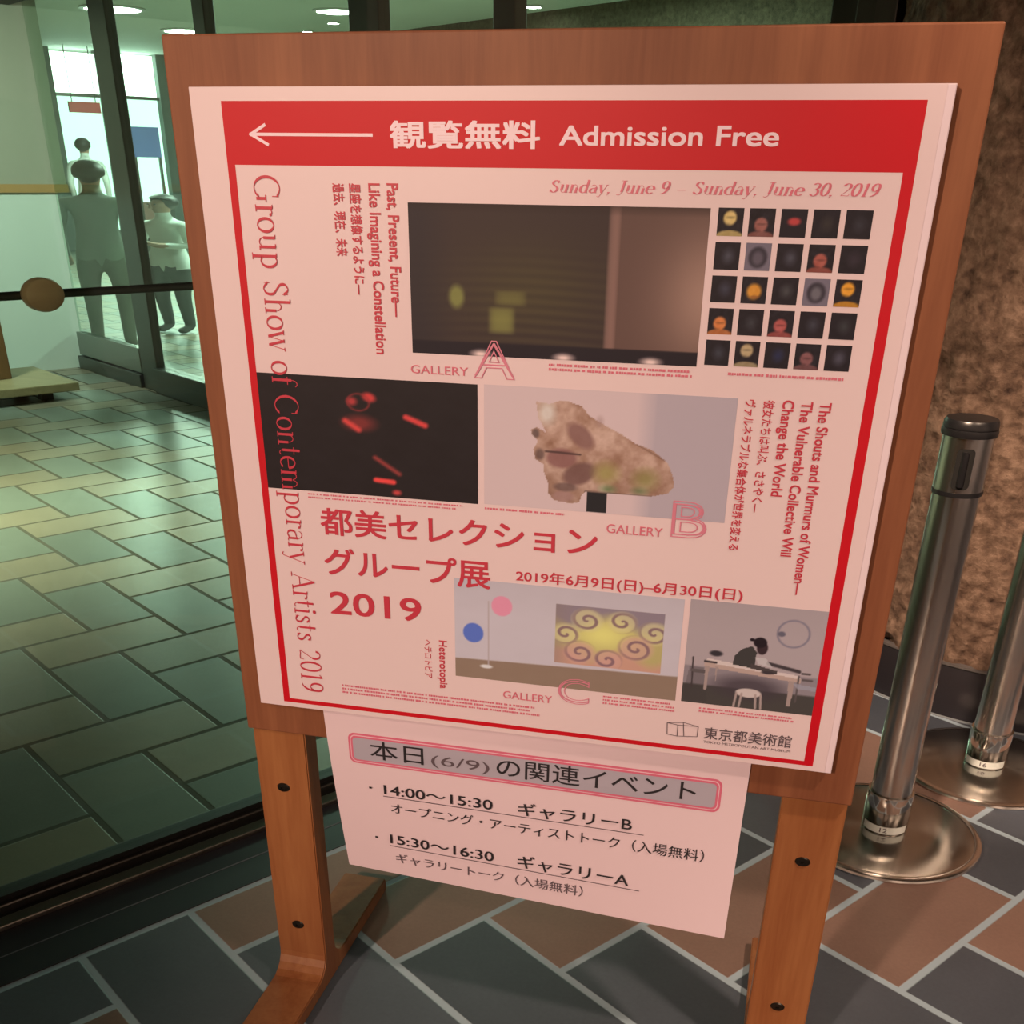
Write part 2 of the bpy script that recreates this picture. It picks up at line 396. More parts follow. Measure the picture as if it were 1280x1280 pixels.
w3part('pane', -16.12, -16.08, 6.62, 7.18, 1.90, 2.38, M_day)
w3part('pane', -16.12, -16.08, 6.62, 7.18, 0.60, 1.86, M_day2)
w3part('mullion', -16.15, -16.02, 6.35, 6.62, 0.0, 2.40, M_steel)
w3part('transom', -16.13, -16.04, 5.72, 7.20, 1.86, 1.90, M_kick)
w3part('sill', -16.15, -16.02, 5.72, 7.20, 0.0, 0.25, M_steel)

# ------------------------------------------------------------------ text
_tc = bpy.data.curves.new('tmp_text', 'FONT'); _to = bpy.data.objects.new('tmp_text', _tc); C.objects.link(_to)
def raw_text(s, offset=0.0, outline=0.0):
    _tc.body = s; _tc.size = 1.0; _tc.offset = offset; _tc.resolution_u = 4
    _tc.fill_mode = 'NONE' if outline else 'FRONT'; _tc.bevel_depth = outline; _tc.bevel_resolution = 0
    bpy.context.view_layer.update()
    me = bpy.data.meshes.new_from_object(_to.evaluated_get(bpy.context.evaluated_depsgraph_get()))
    v = np.array([q.co[:] for q in me.vertices]).reshape(-1, 3); f = [tuple(p.vertices) for p in me.polygons]
    bpy.data.meshes.remove(me)
    return v, f
REF = {'L': 0.682, 'J': 0.875}
def place_text(name, s, start, end, h, m, parent, y, up=(0, 1), ref='L', offset=0.0, outline=0.0, surf=None):
    """letters laid from start to end (x, z on the board), h tall along up"""
    v, f = raw_text(s, offset if outline else 0.0, outline)
    if offset > 0 and not outline:                      # heavier strokes: the same outlines printed again, a hair apart
        vv = [v]; ff = list(f); n0 = len(v)
        for k in range(4):
            q = v.copy(); q[:, 0] += offset*(1, -1, 1, -1)[k]; q[:, 1] += offset*(1, 1, -1, -1)[k]; q[:, 2] += 1.0*(k+1)
            ff += [tuple(i + n0*(k+1) for i in t_) for t_ in f]; vv.append(q)
        v = np.concatenate(vv); f = ff
    x0, x1 = v[:, 0].min(), v[:, 0].max()
    base = -0.08 if ref == 'J' else 0.0
    u = (v[:, 0]-x0)/(x1-x0); w = (v[:, 1]-base)/REF[ref]*h
    sx, sz = start; ex, ez = end
    X = sx + (ex-sx)*u + up[0]*w; Z = sz + (ez-sz)*u + up[1]*w
    Y = np.full_like(X, y) if surf is None else np.array([surf(a, b) for a, b in zip(X, Z)]) + y
    Y = Y - (v[:, 2]/0.012*0.00005 if outline else v[:, 2]*0.00003)
    return mesh_np(name, np.stack([X, Y, Z], 1), f, m, parent)
def mesh_np(name, V, F, m, parent):
    me = bpy.data.meshes.new(name); me.from_pydata([tuple(map(float, q)) for q in V], [], F); me.update()
    return link(name, me, parent, m)
def quads(name, rects, m, parent, y):
    """flat printed rectangles (x0, z0, x1, z1)"""
    V = []; F = []
    for x0, z0, x1, z1 in rects:
        k = len(V); V += [(x0, y, z0), (x1, y, z0), (x1, y, z1), (x0, y, z1)]; F.append((k, k+1, k+2, k+3))
    return mesh_np(name, V, F, m, parent)
def lines(name, segs, width, m, parent, y):
    V = []; F = []
    y_ = y
    for (x0, z0), (x1, z1) in segs:
        y = y_ - 0.000015*len(F)
        d = Vector((x1-x0, z1-z0)); n = Vector((-d.y, d.x)).normalized()*width/2; k = len(V)
        V += [(x0+n.x, y, z0+n.y), (x0-n.x, y, z0-n.y), (x1-n.x, y, z1-n.y), (x1+n.x, y, z1+n.y)]; F.append((k, k+1, k+2, k+3))
    return mesh_np(name, V, F, m, parent)
def tiny_print(name, x0, x1, zs, h, m, parent, y, fill=0.75):
    r = []
    for z in zs:
        x = x0; xe = x1 - (x1-x0)*random.uniform(0, 0.12)
        while x < xe:
            w = random.uniform(0.0012, 0.0032)
            r.append((x, z - h*random.uniform(0.35, 0.5), min(x+w, xe), z + h*random.uniform(0.35, 0.5)))
            x += w + random.choice((0.0005, 0.0006, 0.0008, 0.0022))
    return quads(name, r, m, parent, y)

# high-contrast serif letters: a broad horizontal nib run along each stroke
def arc(cx, cy, rx, ry, a0, a1, n=18):
    return [(cx + rx*math.cos(math.radians(a0+(a1-a0)*i/n)), cy + ry*math.sin(math.radians(a0+(a1-a0)*i/n))) for i in range(n+1)]
def spl(pts, n=6):
    P = [pts[0]] + pts + [pts[-1]]; out = []
    for i in range(1, len(P)-2):
        for k in range(n):
            t_ = k/n; q = []
            for c in (0, 1):
                a, b, c_, d = P[i-1][c], P[i][c], P[i+1][c], P[i+2][c]
                q.append(0.5*(2*b + (c_-a)*t_ + (2*a-5*b+4*c_-d)*t_*t_ + (3*b-a-3*c_+d)*t_**3))
            out.append(tuple(q))
    return out + [pts[-1]]
def ser(x, y, w=0.13): return ('t', [(x-w/2, y), (x+w/2, y)])
def fl_(x, y): return ('t', [(x-0.08, y), (x+0.03, y)])
SP = ('p',); 
GL = {
 'G': (0.80, [('p', arc(.37, .35, .32, .35, 48, 318)), ('p', [(.66, .04), (.66, .30)]), ser(.66, .30, .2), ('t', [(.60, .66), (.60, .48)])]),
 'C': (0.74, [('p', arc(.37, .35, .32, .35, 45, 318)), ('t', [(.61, .66), (.61, .48)])]),
 'S': (0.54, [('p', spl([(.43, .56), (.30, .69), (.14, .62), (.14, .48), (.28, .37), (.42, .26), (.41, .08), (.25, 0), (.08, .12)])), ('t', [(.43, .68), (.43, .52)]), ('t', [(.08, .02), (.08, .18)])]),
 'J': (0.42, [('p', [(.26, .70), (.26, .06)]), ('t', arc(.12, .04, .14, .14, 0, -130)), ('t', [(.10, .70), (.40, .70)])]),
 'A': (0.70, [('t', [(.08, 0), (.34, .72)]), ('p', [(.34, .72), (.60, 0)]), ('t', [(.17, .24), (.50, .24)]), ser(.08, 0, .18), ser(.60, 0, .2)]),
 'r': (0.38, [('p', [(.13, .45), (.13, 0)]), ser(.13, 0, .2), fl_(.12, .45), ('t', arc(.25, .29, .12, .14, 170, 60)), ('p', [(.31, .42), (.33, .36)])]),
 'o': (0.48, [('p', arc(.24, .225, .19, .225, 0, 360, 26))]),
 'u': (0.54, [('p', [(.13, .45), (.13, .13)]), ('t', arc(.25, .13, .13, .12, 180, 350)), ('p', [(.40, .45), (.40, 0)]), fl_(.12, .45), fl_(.39, .45), ('t', [(.40, .01), (.50, .01)])]),
 'p': (0.54, [('p', [(.13, .45), (.13, -.22)]), ('p', arc(.27, .225, .18, .225, 125, -125)), fl_(.12, .45), ser(.13, -.22, .2)]),
 'd': (0.54, [('p', arc(.24, .225, .18, .225, 55, 305)), ('p', [(.40, .72), (.40, 0)]), fl_(.39, .72), ('t', [(.40, .01), (.50, .01)])]),
 'h': (0.54, [('p', [(.13, .72), (.13, 0)]), ('t', arc(.27, .30, .13, .15, 170, 10)), ('p', [(.40, .30), (.40, 0)]), ser(.13, 0, .19), ser(.40, 0, .19), fl_(.12, .72)]),
 'n': (0.54, [('p', [(.13, .45), (.13, 0)]), ('t', arc(.27, .30, .13, .15, 170, 10)), ('p', [(.40, .30), (.40, 0)]), ser(.13, 0, .19), ser(.40, 0, .19), fl_(.12, .45)]),
 'm': (0.80, [('p', [(.13, .45), (.13, 0)]), ('t', arc(.26, .30, .12, .15, 170, 10)), ('p', [(.39, .30), (.39, 0)]), ('t', arc(.52, .30, .12, .15, 170, 10)), ('p', [(.66, .30), (.66, 0)]), ser(.13, 0, .19), ser(.39, 0, .19), ser(.66, 0, .19), fl_(.12, .45)]),
 'w': (0.66, [('p', [(.06, .45), (.19, 0)]), ('t', [(.19, 0), (.33, .45)]), ('p', [(.33, .45), (.46, 0)]), ('t', [(.46, 0), (.60, .45)]), ser(.06, .45, .16), ser(.33, .45, .12), ser(.60, .45, .12)]),
 'f': (0.34, [('p', [(.15, 0), (.15, .56)]), ('t', arc(.27, .56, .12, .16, 180, 40)), ('t', [(.04, .44), (.30, .44)]), ser(.15, 0, .2)]),
 't': (0.34, [('p', [(.14, .62), (.14, .10)]), ('t', arc(.23, .10, .09, .09, 180, 320)), ('t', [(.03, .44), (.29, .44)])]),
 'e': (0.46, [('p', arc(.24, .225, .19, .225, 5, 315)), ('t', [(.06, .24), (.42, .24)])]),
 'a': (0.48, [('p', arc(.20, .13, .13, .13, 70, 320)), ('p', [(.36, .32), (.36, .02)]), ('t', arc(.22, .32, .14, .13, 0, 160)), ('t', [(.2, .26), (.36, .28)]), ('t', [(.36, .01), (.46, .01)])]),
 'y': (0.52, [('p', [(.08, .45), (.25, 0)]), ('t', [(.43, .45), (.20, -.14)]), ('t', arc(.12, -.14, .08, .08, 0, -150)), ser(.08, .45, .18), ser(.43, .45, .14)]),
 'i': (0.26, [('p', [(.13, .45), (.13, 0)]), ser(.13, 0, .2), fl_(.12, .45), ('p', arc(.13, .63, .025, .045, 0, 360, 10))]),
 's': (0.40, [('p', spl([(.31, .36), (.22, .44), (.11, .38), (.12, .30), (.22, .23), (.31, .15), (.29, .04), (.18, 0), (.07, .08)])), ('t', [(.31, .44), (.31, .33)]), ('t', [(.07, .0), (.07, .12)])]),
 '2': (0.50, [('p', arc(.24, .51, .16, .18, 165, -30)), ('t', [(.38, .42), (.08, .04)]), ('p', [(.08, .03), (.20, .04), (.34, .02), (.44, .03)]), ('t', [(.44, .02), (.46, .14)])]),
 '0': (0.50, [('p', arc(.25, .35, .18, .35, 0, 360, 26))]),
 '1': (0.40, [('p', [(.20, .70), (.20, 0)]), ser(.20, 0, .24), ('t', [(.20, .70), (.08, .62)])]),
 '9': (0.50, [('p', arc(.24, .49, .16, .21, 0, 360, 26)), ('p', spl([(.40, .50), (.38, .25), (.26, .06), (.12, .0)]))]),
 '3': (0.48, [('p', arc(.22, .53, .15, .16, 150, -80)), ('p', arc(.22, .18, .17, .19, 85, -155))]),
 '6': (0.50, [('p', arc(.25, .20, .17, .20, 0, 360, 26)), ('p', spl([(.08, .22), (.12, .48), (.26, .66), (.38, .70)]))]),
 ',': (0.22, [('p', [(.10, .06), (.09, .0)]), ('t', [(.12, .02), (.06, -.12)])]),
 '-': (0.60, [('t', [(.08, .22), (.52, .22)])]), ' ': (0.30, []),
}
def serif_text(name, s, start, end, h, m, parent, y, up=(0, 1), nib=0.085, thin=0.024, slant=0.0):
    V = []; F = []; x = 0.0; E = Vector((end[0]-start[0], end[1]-start[1]))
    tot = sum(GL[c][0] for c in s); kx = E.length/tot; ex = E.normalized(); ky = h/0.70
    def P(u, v): 
        U = (u + slant*v)*kx; W_ = v*ky
        return (start[0] + ex.x*U + up[0]*W_, y - (len(F) % 12)*0.000012, start[1] + ex.y*U + up[1]*W_)
    def quad(*q):
        k = len(V); V.extend(P(*p) for p in q); F.append(tuple(range(k, k+len(q))))
    for c in s:
        w, st = GL[c]
        for kind, pts in st:
            for (x0, y0), (x1, y1) in zip(pts, pts[1:]):
                d = Vector((x1-x0, y1-y0)); L = d.length
                if L < 1e-6: continue
                n = Vector((-d.y, d.x))/L*thin/2
                quad((x+x0+n.x, y0+n.y), (x+x0-n.x, y0-n.y), (x+x1-n.x, y1-n.y), (x+x1+n.x, y1+n.y))
                if kind == 'p':
                    quad((x+x0-nib/2, y0), (x+x0+nib/2, y0), (x+x1+nib/2, y1), (x+x1-nib/2, y1))
        x += w
    return mesh_np(name, V, F, m, parent)

# ------------------------------------------------------------------ printed photographs: a grid of ink colours
M_print = mat('photo_print', (0.5, 0.5, 0.5, 1), 0.55, coat=0.12, coat_rough=0.10, spec=0.25)
_t = NT(M_print); _a = _t.n('ShaderNodeVertexColor', layer_name='ink'); _t.l(_a.outputs[0], _t.b.inputs['Base Color'])
def s2l(c):
    c = np.clip(np.asarray(c, float), 0, 255)/255.0
    c = np.where(c <= 0.04045, c/12.92, ((c+0.055)/1.055)**2.4)
    return np.clip(c/np.array(TINT), 0, 0.9)
def photo(name, x0, z0, x1, z1, fn, parent, y, nx=150, ny=90):
    """fn(U, V) gives the picture's seen colour, U rightwards and V downwards in 0..1"""
    us = np.linspace(0, 1, nx+1); vs = np.linspace(0, 1, ny+1); U, V = np.meshgrid(us, vs)
    col = s2l(fn(U, V)).reshape(-1, 3)
    X = x0 + (x1-x0)*U; Z = z1 - (z1-z0)*V
    co = np.stack([X, np.full_like(X, y), Z], -1).reshape(-1, 3)
    idx = np.arange((nx+1)*(ny+1)).reshape(ny+1, nx+1)
    f = np.stack([idx[1:, :-1], idx[1:, 1:], idx[:-1, 1:], idx[:-1, :-1]], -1).reshape(-1, 4)
    me = bpy.data.meshes.new(name); me.from_pydata(co.tolist(), [], f.tolist()); me.update()
    at = me.color_attributes.new('ink', 'FLOAT_COLOR', 'POINT')
    at.data.foreach_set('color', np.concatenate([col, np.ones((len(col), 1))], 1).ravel())
    return link(name, me, parent, M_print)
def base(U, c): return np.ones(U.shape + (3,))*np.array(c, float)
def blend(img, w, c):
    w = np.clip(w, 0, 1)[..., None]; return img*(1-w) + np.array(c, float)*w
def ell(U, V, cx, cy, rx, ry, soft=0.15, rot=0.0):
    a = math.radians(rot); dx, dy = U-cx, V-cy
    p = (dx*math.cos(a)+dy*math.sin(a))/rx; q = (-dx*math.sin(a)+dy*math.cos(a))/ry
    return np.clip((1 - np.sqrt(p*p+q*q))/soft, 0, 1)
def segw(U, V, x0, y0, x1, y1, w, soft=0.5, asp=1.6):
    ax, ay = (x1-x0)*asp, y1-y0; px, py = (U-x0)*asp, V-y0
    t_ = np.clip((px*ax+py*ay)/(ax*ax+ay*ay+1e-9), 0, 1); d = np.hypot(px-ax*t_, py-ay*t_)
    return np.clip((w-d)/(w*soft), 0, 1)
def poly(U, V, pts):
    ins = np.zeros(U.shape, bool); n = len(pts)
    for i in range(n):
        (xa, ya), (xb, yb) = pts[i], pts[(i+1) % n]
        c = ((ya > V) != (yb > V)) & (U < (xb-xa)*(V-ya)/(yb-ya+1e-12)+xa); ins ^= c
    return ins.astype(float)
def fuzz(U, V, s, seed=0):
    r = np.random.default_rng(seed); o = np.zeros_like(U)
    for _ in range(10):
        fx, fy, ph = r.normal(0, s), r.normal(0, s), r.uniform(0, 6.28); o += np.sin(U*fx+V*fy+ph)
    return o/10

def mottle(U, V, n, seed=0, asp=2.0):
    r = np.random.default_rng(seed); o = np.zeros_like(U); a = 1.0
    for _ in range(4):
        g = r.uniform(-1, 1, (int(n)+3, int(n*asp)+3)); x = U*n*asp; y = V*n
        xi, yi = x.astype(int), y.astype(int); fx, fy = x-xi, y-yi; fx = fx*fx*(3-2*fx); fy = fy*fy*(3-2*fy)
        o += a*((g[yi, xi]*(1-fx)+g[yi, xi+1]*fx)*(1-fy) + (g[yi+1, xi]*(1-fx)+g[yi+1, xi+1]*fx)*fy); n *= 2; a *= 0.6
    return o
def ph_dark_gallery(U, V):
    im = base(U, (58, 40, 36))
    im = blend(im, np.clip((0.16-U)/0.12, 0, 1)*0.6, (44, 34, 36))
    curve = 0.10*(U-0.35)**2
    stripes = np.sin((V-curve*2.2)*95)*np.exp(-((U-0.45)/0.28)**2)*np.clip((V-0.2)*3, 0, 1)
    im = im + stripes[..., None]*np.array((7, 6, 2))
    im = blend(im, np.exp(-((U-0.42)/0.26)**2-((V-0.55)/0.32)**2)*0.35, (92, 78, 34))
    im = blend(im, ell(U, V, 0.165, 0.60, 0.035, 0.10, 0.5)*0.75, (140, 128, 62))
    im = blend(im, np.clip(1-np.abs((U-0.355)/0.06)**4, 0, 1)*np.clip(1-np.abs((V-0.60)/0.055)**4, 0, 1)*0.5, (132, 116, 56))
    im = blend(im, np.clip(1-np.abs((U-0.325)/0.05)**4, 0, 1)*np.clip(1-np.abs((V-0.75)/0.10)**4, 0, 1)*0.65, (146, 132, 62))
    im = blend(im, np.clip((U-0.685)/0.02, 0, 1), (96, 64, 54))
    im = blend(im, np.clip(1-np.abs((U-0.700)/0.022)**3, 0, 1)*0.8, (138, 94, 80))
    im = blend(im, np.exp(-((U-1.02)/0.16)**2-((V-0.55)/0.42)**2)*0.75, (176, 126, 104))
    im = blend(im, np.clip((V-0.90)/0.012, 0, 1), (34, 24, 28))
    im = blend(im, np.clip((0.06-V)/0.06, 0, 1)*0.5, (44, 28, 24))
    for cx in (0.25, 0.545, 0.845):
        im = blend(im, ell(U, V, cx, 0.985, 0.05, 0.04, 0.8), (228, 178, 160))
    return im
def ph_red_dark(U, V):
    im = base(U, (34, 24, 24)) + fuzz(U, V, 40, 1)[..., None]*3
    R = (196, 54, 50)
    im = blend(im, ell(U, V, 0.515, 0.155, 0.040, 0.055, 0.6, -20), R)
    im = blend(im, ell(U, V, 0.435, 0.195, 0.035, 0.050, 0.7), (168, 50, 48))
    im = blend(im, np.clip(1-np.abs(np.hypot((U-0.465)/0.05, (V-0.20)/0.07)-1)*5, 0, 1)*0.7, (150, 44, 42))
    im = blend(im, ell(U, V, 0.465, 0.375, 0.105, 0.095, 0.7)*0.8, (138, 44, 40))
    im = blend(im, segw(U, V, 0.40, 0.36, 0.46, 0.43, 0.035, 0.8), (206, 60, 54))
    im = blend(im, segw(U, V, 0.68, 0.30, 0.765, 0.36, 0.034, 0.7), (208, 58, 54))
    im = blend(im, segw(U, V, 0.53, 0.66, 0.64, 0.79, 0.030, 0.9)*0.8, (170, 56, 50))
    im = blend(im, segw(U, V, 0.53, 0.855, 0.61, 0.865, 0.030, 0.6), (228, 62, 56))
    im = blend(im, ell(U, V, 0.625, 0.955, 0.03, 0.035, 0.7), (190, 58, 54))
    return im
def ph_sculpture(U, V):
    im = base(U, (202, 160, 150)); im = blend(im, np.clip((U-0.62)/0.08, 0, 1), (176, 144, 140))
    im = blend(im, np.clip((U-0.69)/0.004, 0, 1)*0.3, (168, 138, 136))
    im = blend(im, poly(U, V, [(0.435, 0.78), (0.52, 0.78), (0.52, 1.0), (0.435, 1.0)]), (38, 32, 32))
    body = poly(U, V, [(0.215, 0.115), (0.27, 0.125), (0.305, 0.10), (0.34, 0.095), (0.40, 0.13), (0.43, 0.20), (0.47, 0.245), (0.56, 0.33), (0.62, 0.40), (0.69, 0.445), (0.755, 0.54), (0.782, 0.66), (0.787, 0.73), (0.765, 0.79), (0.70, 0.825), (0.60, 0.83), (0.50, 0.83), (0.43, 0.825), (0.415, 0.85), (0.405, 0.92), (0.37, 0.935), (0.30, 0.92), (0.272, 0.86), (0.275, 0.79), (0.255, 0.70), (0.25, 0.62), (0.215, 0.58), (0.208, 0.50), (0.225, 0.43), (0.20, 0.38), (0.195, 0.34), (0.22, 0.32), (0.26, 0.36), (0.225, 0.24)])
    tex = mottle(U, V, 9, 3)
    bc = base(U, (172, 124, 102)) + tex[..., None]*20 - np.clip((V-0.35-0.25*U)*1.2, 0, 1)[..., None]*np.array((26, 22, 20))
    bc = blend(bc, ell(U, V, 0.26, 0.2, 0.05, 0.13, 0.7)*0.8, (214, 186, 168))
    bc = blend(bc, ell(U, V, 0.40, 0.37, 0.055, 0.13, 0.35, -18)*0.85, (128, 82, 72))
    bc = blend(bc, ell(U, V, 0.325, 0.56, 0.075, 0.095, 0.3)*0.85, (132, 80, 72))
    bc = blend(bc, ell(U, V, 0.40, 0.68, 0.07, 0.12, 0.3, 20)*0.85, (110, 70, 62))
    bc = blend(bc, segw(U, V, 0.26, 0.51, 0.40, 0.52, 0.012)*0.8, (70, 44, 40))
    bc = blend(bc, ell(U, V, 0.335, 0.88, 0.055, 0.06, 0.4)*0.7, (156, 108, 98))
    bc = blend(bc, ell(U, V, 0.345, 0.80, 0.06, 0.045, 0.4)*0.6, (88, 60, 56))
    bc = blend(bc, ell(U, V, 0.51, 0.66, 0.075, 0.13, 0.8)*0.75, (150, 126, 66))
    bc = blend(bc, ell(U, V, 0.67, 0.69, 0.075, 0.13, 0.8)*0.7, (136, 116, 62))
    bc = blend(bc, ell(U, V, 0.52, 0.79, 0.05, 0.05, 0.9)*0.8, (96, 104, 62))
    bc = blend(bc, ell(U, V, 0.65, 0.79, 0.05, 0.05, 0.9)*0.7, (92, 96, 58))
    bc = blend(bc, segw(U, V, 0.43, 0.825, 0.77, 0.835, 0.014)*0.6, (84, 58, 50))
    bc = blend(bc, segw(U, V, 0.62, 0.40, 0.74, 0.52, 0.010)*0.6, (120, 78, 60))
    bc = blend(bc, ell(U, V, 0.215, 0.37, 0.02, 0.05, 0.5)*0.8, (92, 66, 60))
    bc = blend(bc, ell(U, V, 0.235, 0.54, 0.025, 0.06, 0.5)*0.7, (90, 62, 56))
    im = im*(1-body[..., None]) + bc*body[..., None]
    im = blend(im, ell(U, V, 0.475, 0.24, 0.022, 0.06, 0.9)*0.5, (150, 108, 100))
    return im
def ph_gallery(U, V):
    im = base(U, (190, 162, 158)); im = blend(im, np.clip((0.35-V)*1.4, 0, 1)*0.5, (160, 134, 130))
    im = blend(im, np.clip((V-(0.80-0.05*U))/0.012, 0, 1), (138, 104, 84))
    im = im + (fuzz(U, V, 30, 5)*2)[..., None]
    im = blend(im, segw(U, V, 0.155, 0.20, 0.155, 0.86, 0.006), (170, 140, 134))
    im = blend(im, ell(U, V, 0.215, 0.235, 0.050, 0.105, 0.12), (214, 124, 136))
    im = blend(im, ell(U, V, 0.085, 0.53, 0.050, 0.105, 0.12), (88, 98, 158))
    im = blend(im, ell(U, V, 0.145, 0.865, 0.035, 0.025, 0.4), (206, 182, 172))
    # painting on the wall: an abstract of rolling clouds in mauve, yellow and rose
    inside = ((U > 0.455) & (U < 0.925) & (V > 0.16) & (V < 0.745)).astype(float)
    p = (U-0.455)/0.47; q = (V-0.16)/0.585
    pa = base(U, (176, 146, 92)); pa = blend(pa, np.exp(-((p-0.45)/0.3)**2-((q-0.45)/0.28)**2), (216, 190, 106))
    pa = blend(pa, np.clip((0.35-q+0.12*np.sin(p*9))*5, 0, 1)*0.8, (126, 100, 116))
    pa = blend(pa, np.clip((q-0.72+0.10*np.sin(p*11+1))*6, 0, 1)*0.8, (196, 128, 112))
    pa = blend(pa, np.clip((0.18-p)*6, 0, 1)*0.5, (138, 108, 96))
    for cx, cy, r in ((0.30, 0.22, 0.22), (0.62, 0.20, 0.20), (0.92, 0.34, 0.22), (0.76, 0.62, 0.24), (0.10, 0.48, 0.20), (0.24, 0.78, 0.22), (0.50, 0.86, 0.20)):
        d = np.hypot((p-cx)*1.3, q-cy); an = np.arctan2(q-cy, p-cx)
        ring = np.clip(np.sin(d*50 - an*1.0 + cx*9)*1.6 - 0.3, 0, 1)*np.clip((r-d)/r*2.5, 0, 1)
        pa = blend(pa, np.clip((r-d)/r*3, 0, 1)*0.7, (206, 176, 122) if cy < 0.5 else (198, 138, 122))
        pa = blend(pa, ring*0.8, (118, 80, 84))
    im = im*(1-inside[..., None]) + pa*inside[..., None]
    return im
def ph_workroom(U, V):
    im = base(U, (166, 136, 130)); im = blend(im, np.clip((0.30-V)*1.6, 0, 1)*0.4, (140, 114, 110))
    im = blend(im, np.clip((V-0.62)/0.02, 0, 1)*0.55, (112, 92, 92)); im = blend(im, np.clip((V-0.80)/0.02, 0, 1), (70, 58, 52))
    d = np.hypot((U-0.775)/0.115, (V-0.235)/0.125); im = blend(im, np.clip(1-np.abs(d-1)*9, 0, 1)*0.9, (112, 96, 104))
    im = blend(im, ell(U, V, 0.69, 0.245, 0.035, 0.03, 0.4), (96, 82, 88))
    W_ = (204, 168, 154)
    im = blend(im, poly(U, V, [(0.04, 0.64), (0.15, 0.64), (0.20, 0.98), (0.0, 0.98)])*0.3, (60, 48, 46))
    im = blend(im, ell(U, V, 0.50, 0.80, 0.36, 0.16, 0.6)*0.8, (66, 50, 52))
    im = blend(im, poly(U, V, [(0.17, 0.545), (0.86, 0.625), (0.88, 0.66), (0.15, 0.59)]), W_)
    im = blend(im, poly(U, V, [(0.15, 0.585), (0.88, 0.655), (0.88, 0.695), (0.15, 0.625)]), (176, 136, 120))
    for x0, x1, y0, y1 in ((0.155, 0.19, 0.62, 0.86), (0.79, 0.835, 0.68, 0.93), (0.235, 0.255, 0.62, 0.76)):
        im = blend(im, poly(U, V, [(x0, y0), (x1, y0), (x1-0.008, y1), (x0+0.01, y1)]), (158, 124, 112))
    im = blend(im, poly(U, V, [(0.36, 0.58), (0.37, 0.49), (0.42, 0.42), (0.49, 0.385), (0.53, 0.44), (0.525, 0.60)]), (62, 52, 48))
    im = blend(im, poly(U, V, [(0.50, 0.555), (0.70, 0.60), (0.70, 0.635), (0.50, 0.60)]), (74, 58, 54))
    im = blend(im, ell(U, V, 0.565, 0.395, 0.045, 0.07, 0.2), (54, 34, 36)); im = blend(im, ell(U, V, 0.545, 0.345, 0.055, 0.055, 0.2), (34, 22, 26))
    im = blend(im, ell(U, V, 0.485, 0.325, 0.022, 0.018, 0.3), (34, 22, 26))
    im = blend(im, ell(U, V, 0.23, 0.49, 0.06, 0.035, 0.4), (52, 42, 44)); im = blend(im, segw(U, V, 0.15, 0.575, 0.24, 0.58, 0.014), (60, 46, 46))
    im = blend(im, segw(U, V, 0.62, 0.535, 0.86, 0.585, 0.022), (64, 50, 50)); im = blend(im, ell(U, V, 0.63, 0.625, 0.06, 0.02, 0.4), (60, 46, 46))
    im = blend(im, poly(U, V, [(0.52, 0.49), (0.60, 0.49), (0.66, 0.575), (0.55, 0.55)])*0.8, (190, 164, 154))
    for seg in ((0.86, 0.63, 0.86, 0.88), (0.88, 0.60, 0.94, 0.60), (0.89, 0.66, 0.96, 0.66)): im = blend(im, segw(U, V, *seg, 0.014), (88, 70, 66))
    im = blend(im, poly(U, V, [(0.82, 0.70), (1.0, 0.72), (1.0, 0.76), (0.86, 0.75)])*0.8, (150, 132, 134))
    im = blend(im, segw(U, V, 0.06, 0.55, 0.07, 0.84, 0.014), (66, 50, 48)); im = blend(im, poly(U, V, [(0.05, 0.66), (0.16, 0.66), (0.16, 0.70), (0.05, 0.69)]), (92, 74, 70))
    im = blend(im, ell(U, V, 0.505, 0.845, 0.105, 0.048, 0.15), (196, 162, 148))
    for x in (0.415, 0.455, 0.56, 0.60): im = blend(im, segw(U, V, x, 0.86, x+(-0.01 if x < .5 else .01), 0.985, 0.018), (164, 130, 118))
    return im
FACES = [
 [((206, 160, 96), 'bust'), ((150, 84, 72), 'low'), ((176, 56, 52), 'lips'), ((58, 46, 40), 'dim'), ((54, 46, 48), 'dim')],
 [((82, 72, 76), 'dim'), ((104, 84, 88), 'grey'), ((80, 70, 74), 'dim'), ((160, 76, 62), 'low'), ((58, 42, 46), 'dim')],
 [((66, 58, 66), 'dim'), ((206, 126, 46), 'face'), ((76, 66, 62), 'dim'), ((122, 104, 102), 'grey'), ((218, 134, 42), 'bust')],
 [((206, 110, 58), 'low'), ((62, 54, 54), 'dim'), ((168, 74, 66), 'low'), ((66, 58, 62), 'dim'), ((60, 54, 52), 'dim')],
 [((64, 58, 62), 'dim'), ((176, 138, 98), 'bust'), ((44, 44, 70), 'dim'), ((128, 74, 70), 'low'), ((86, 74, 80), 'dim')]]
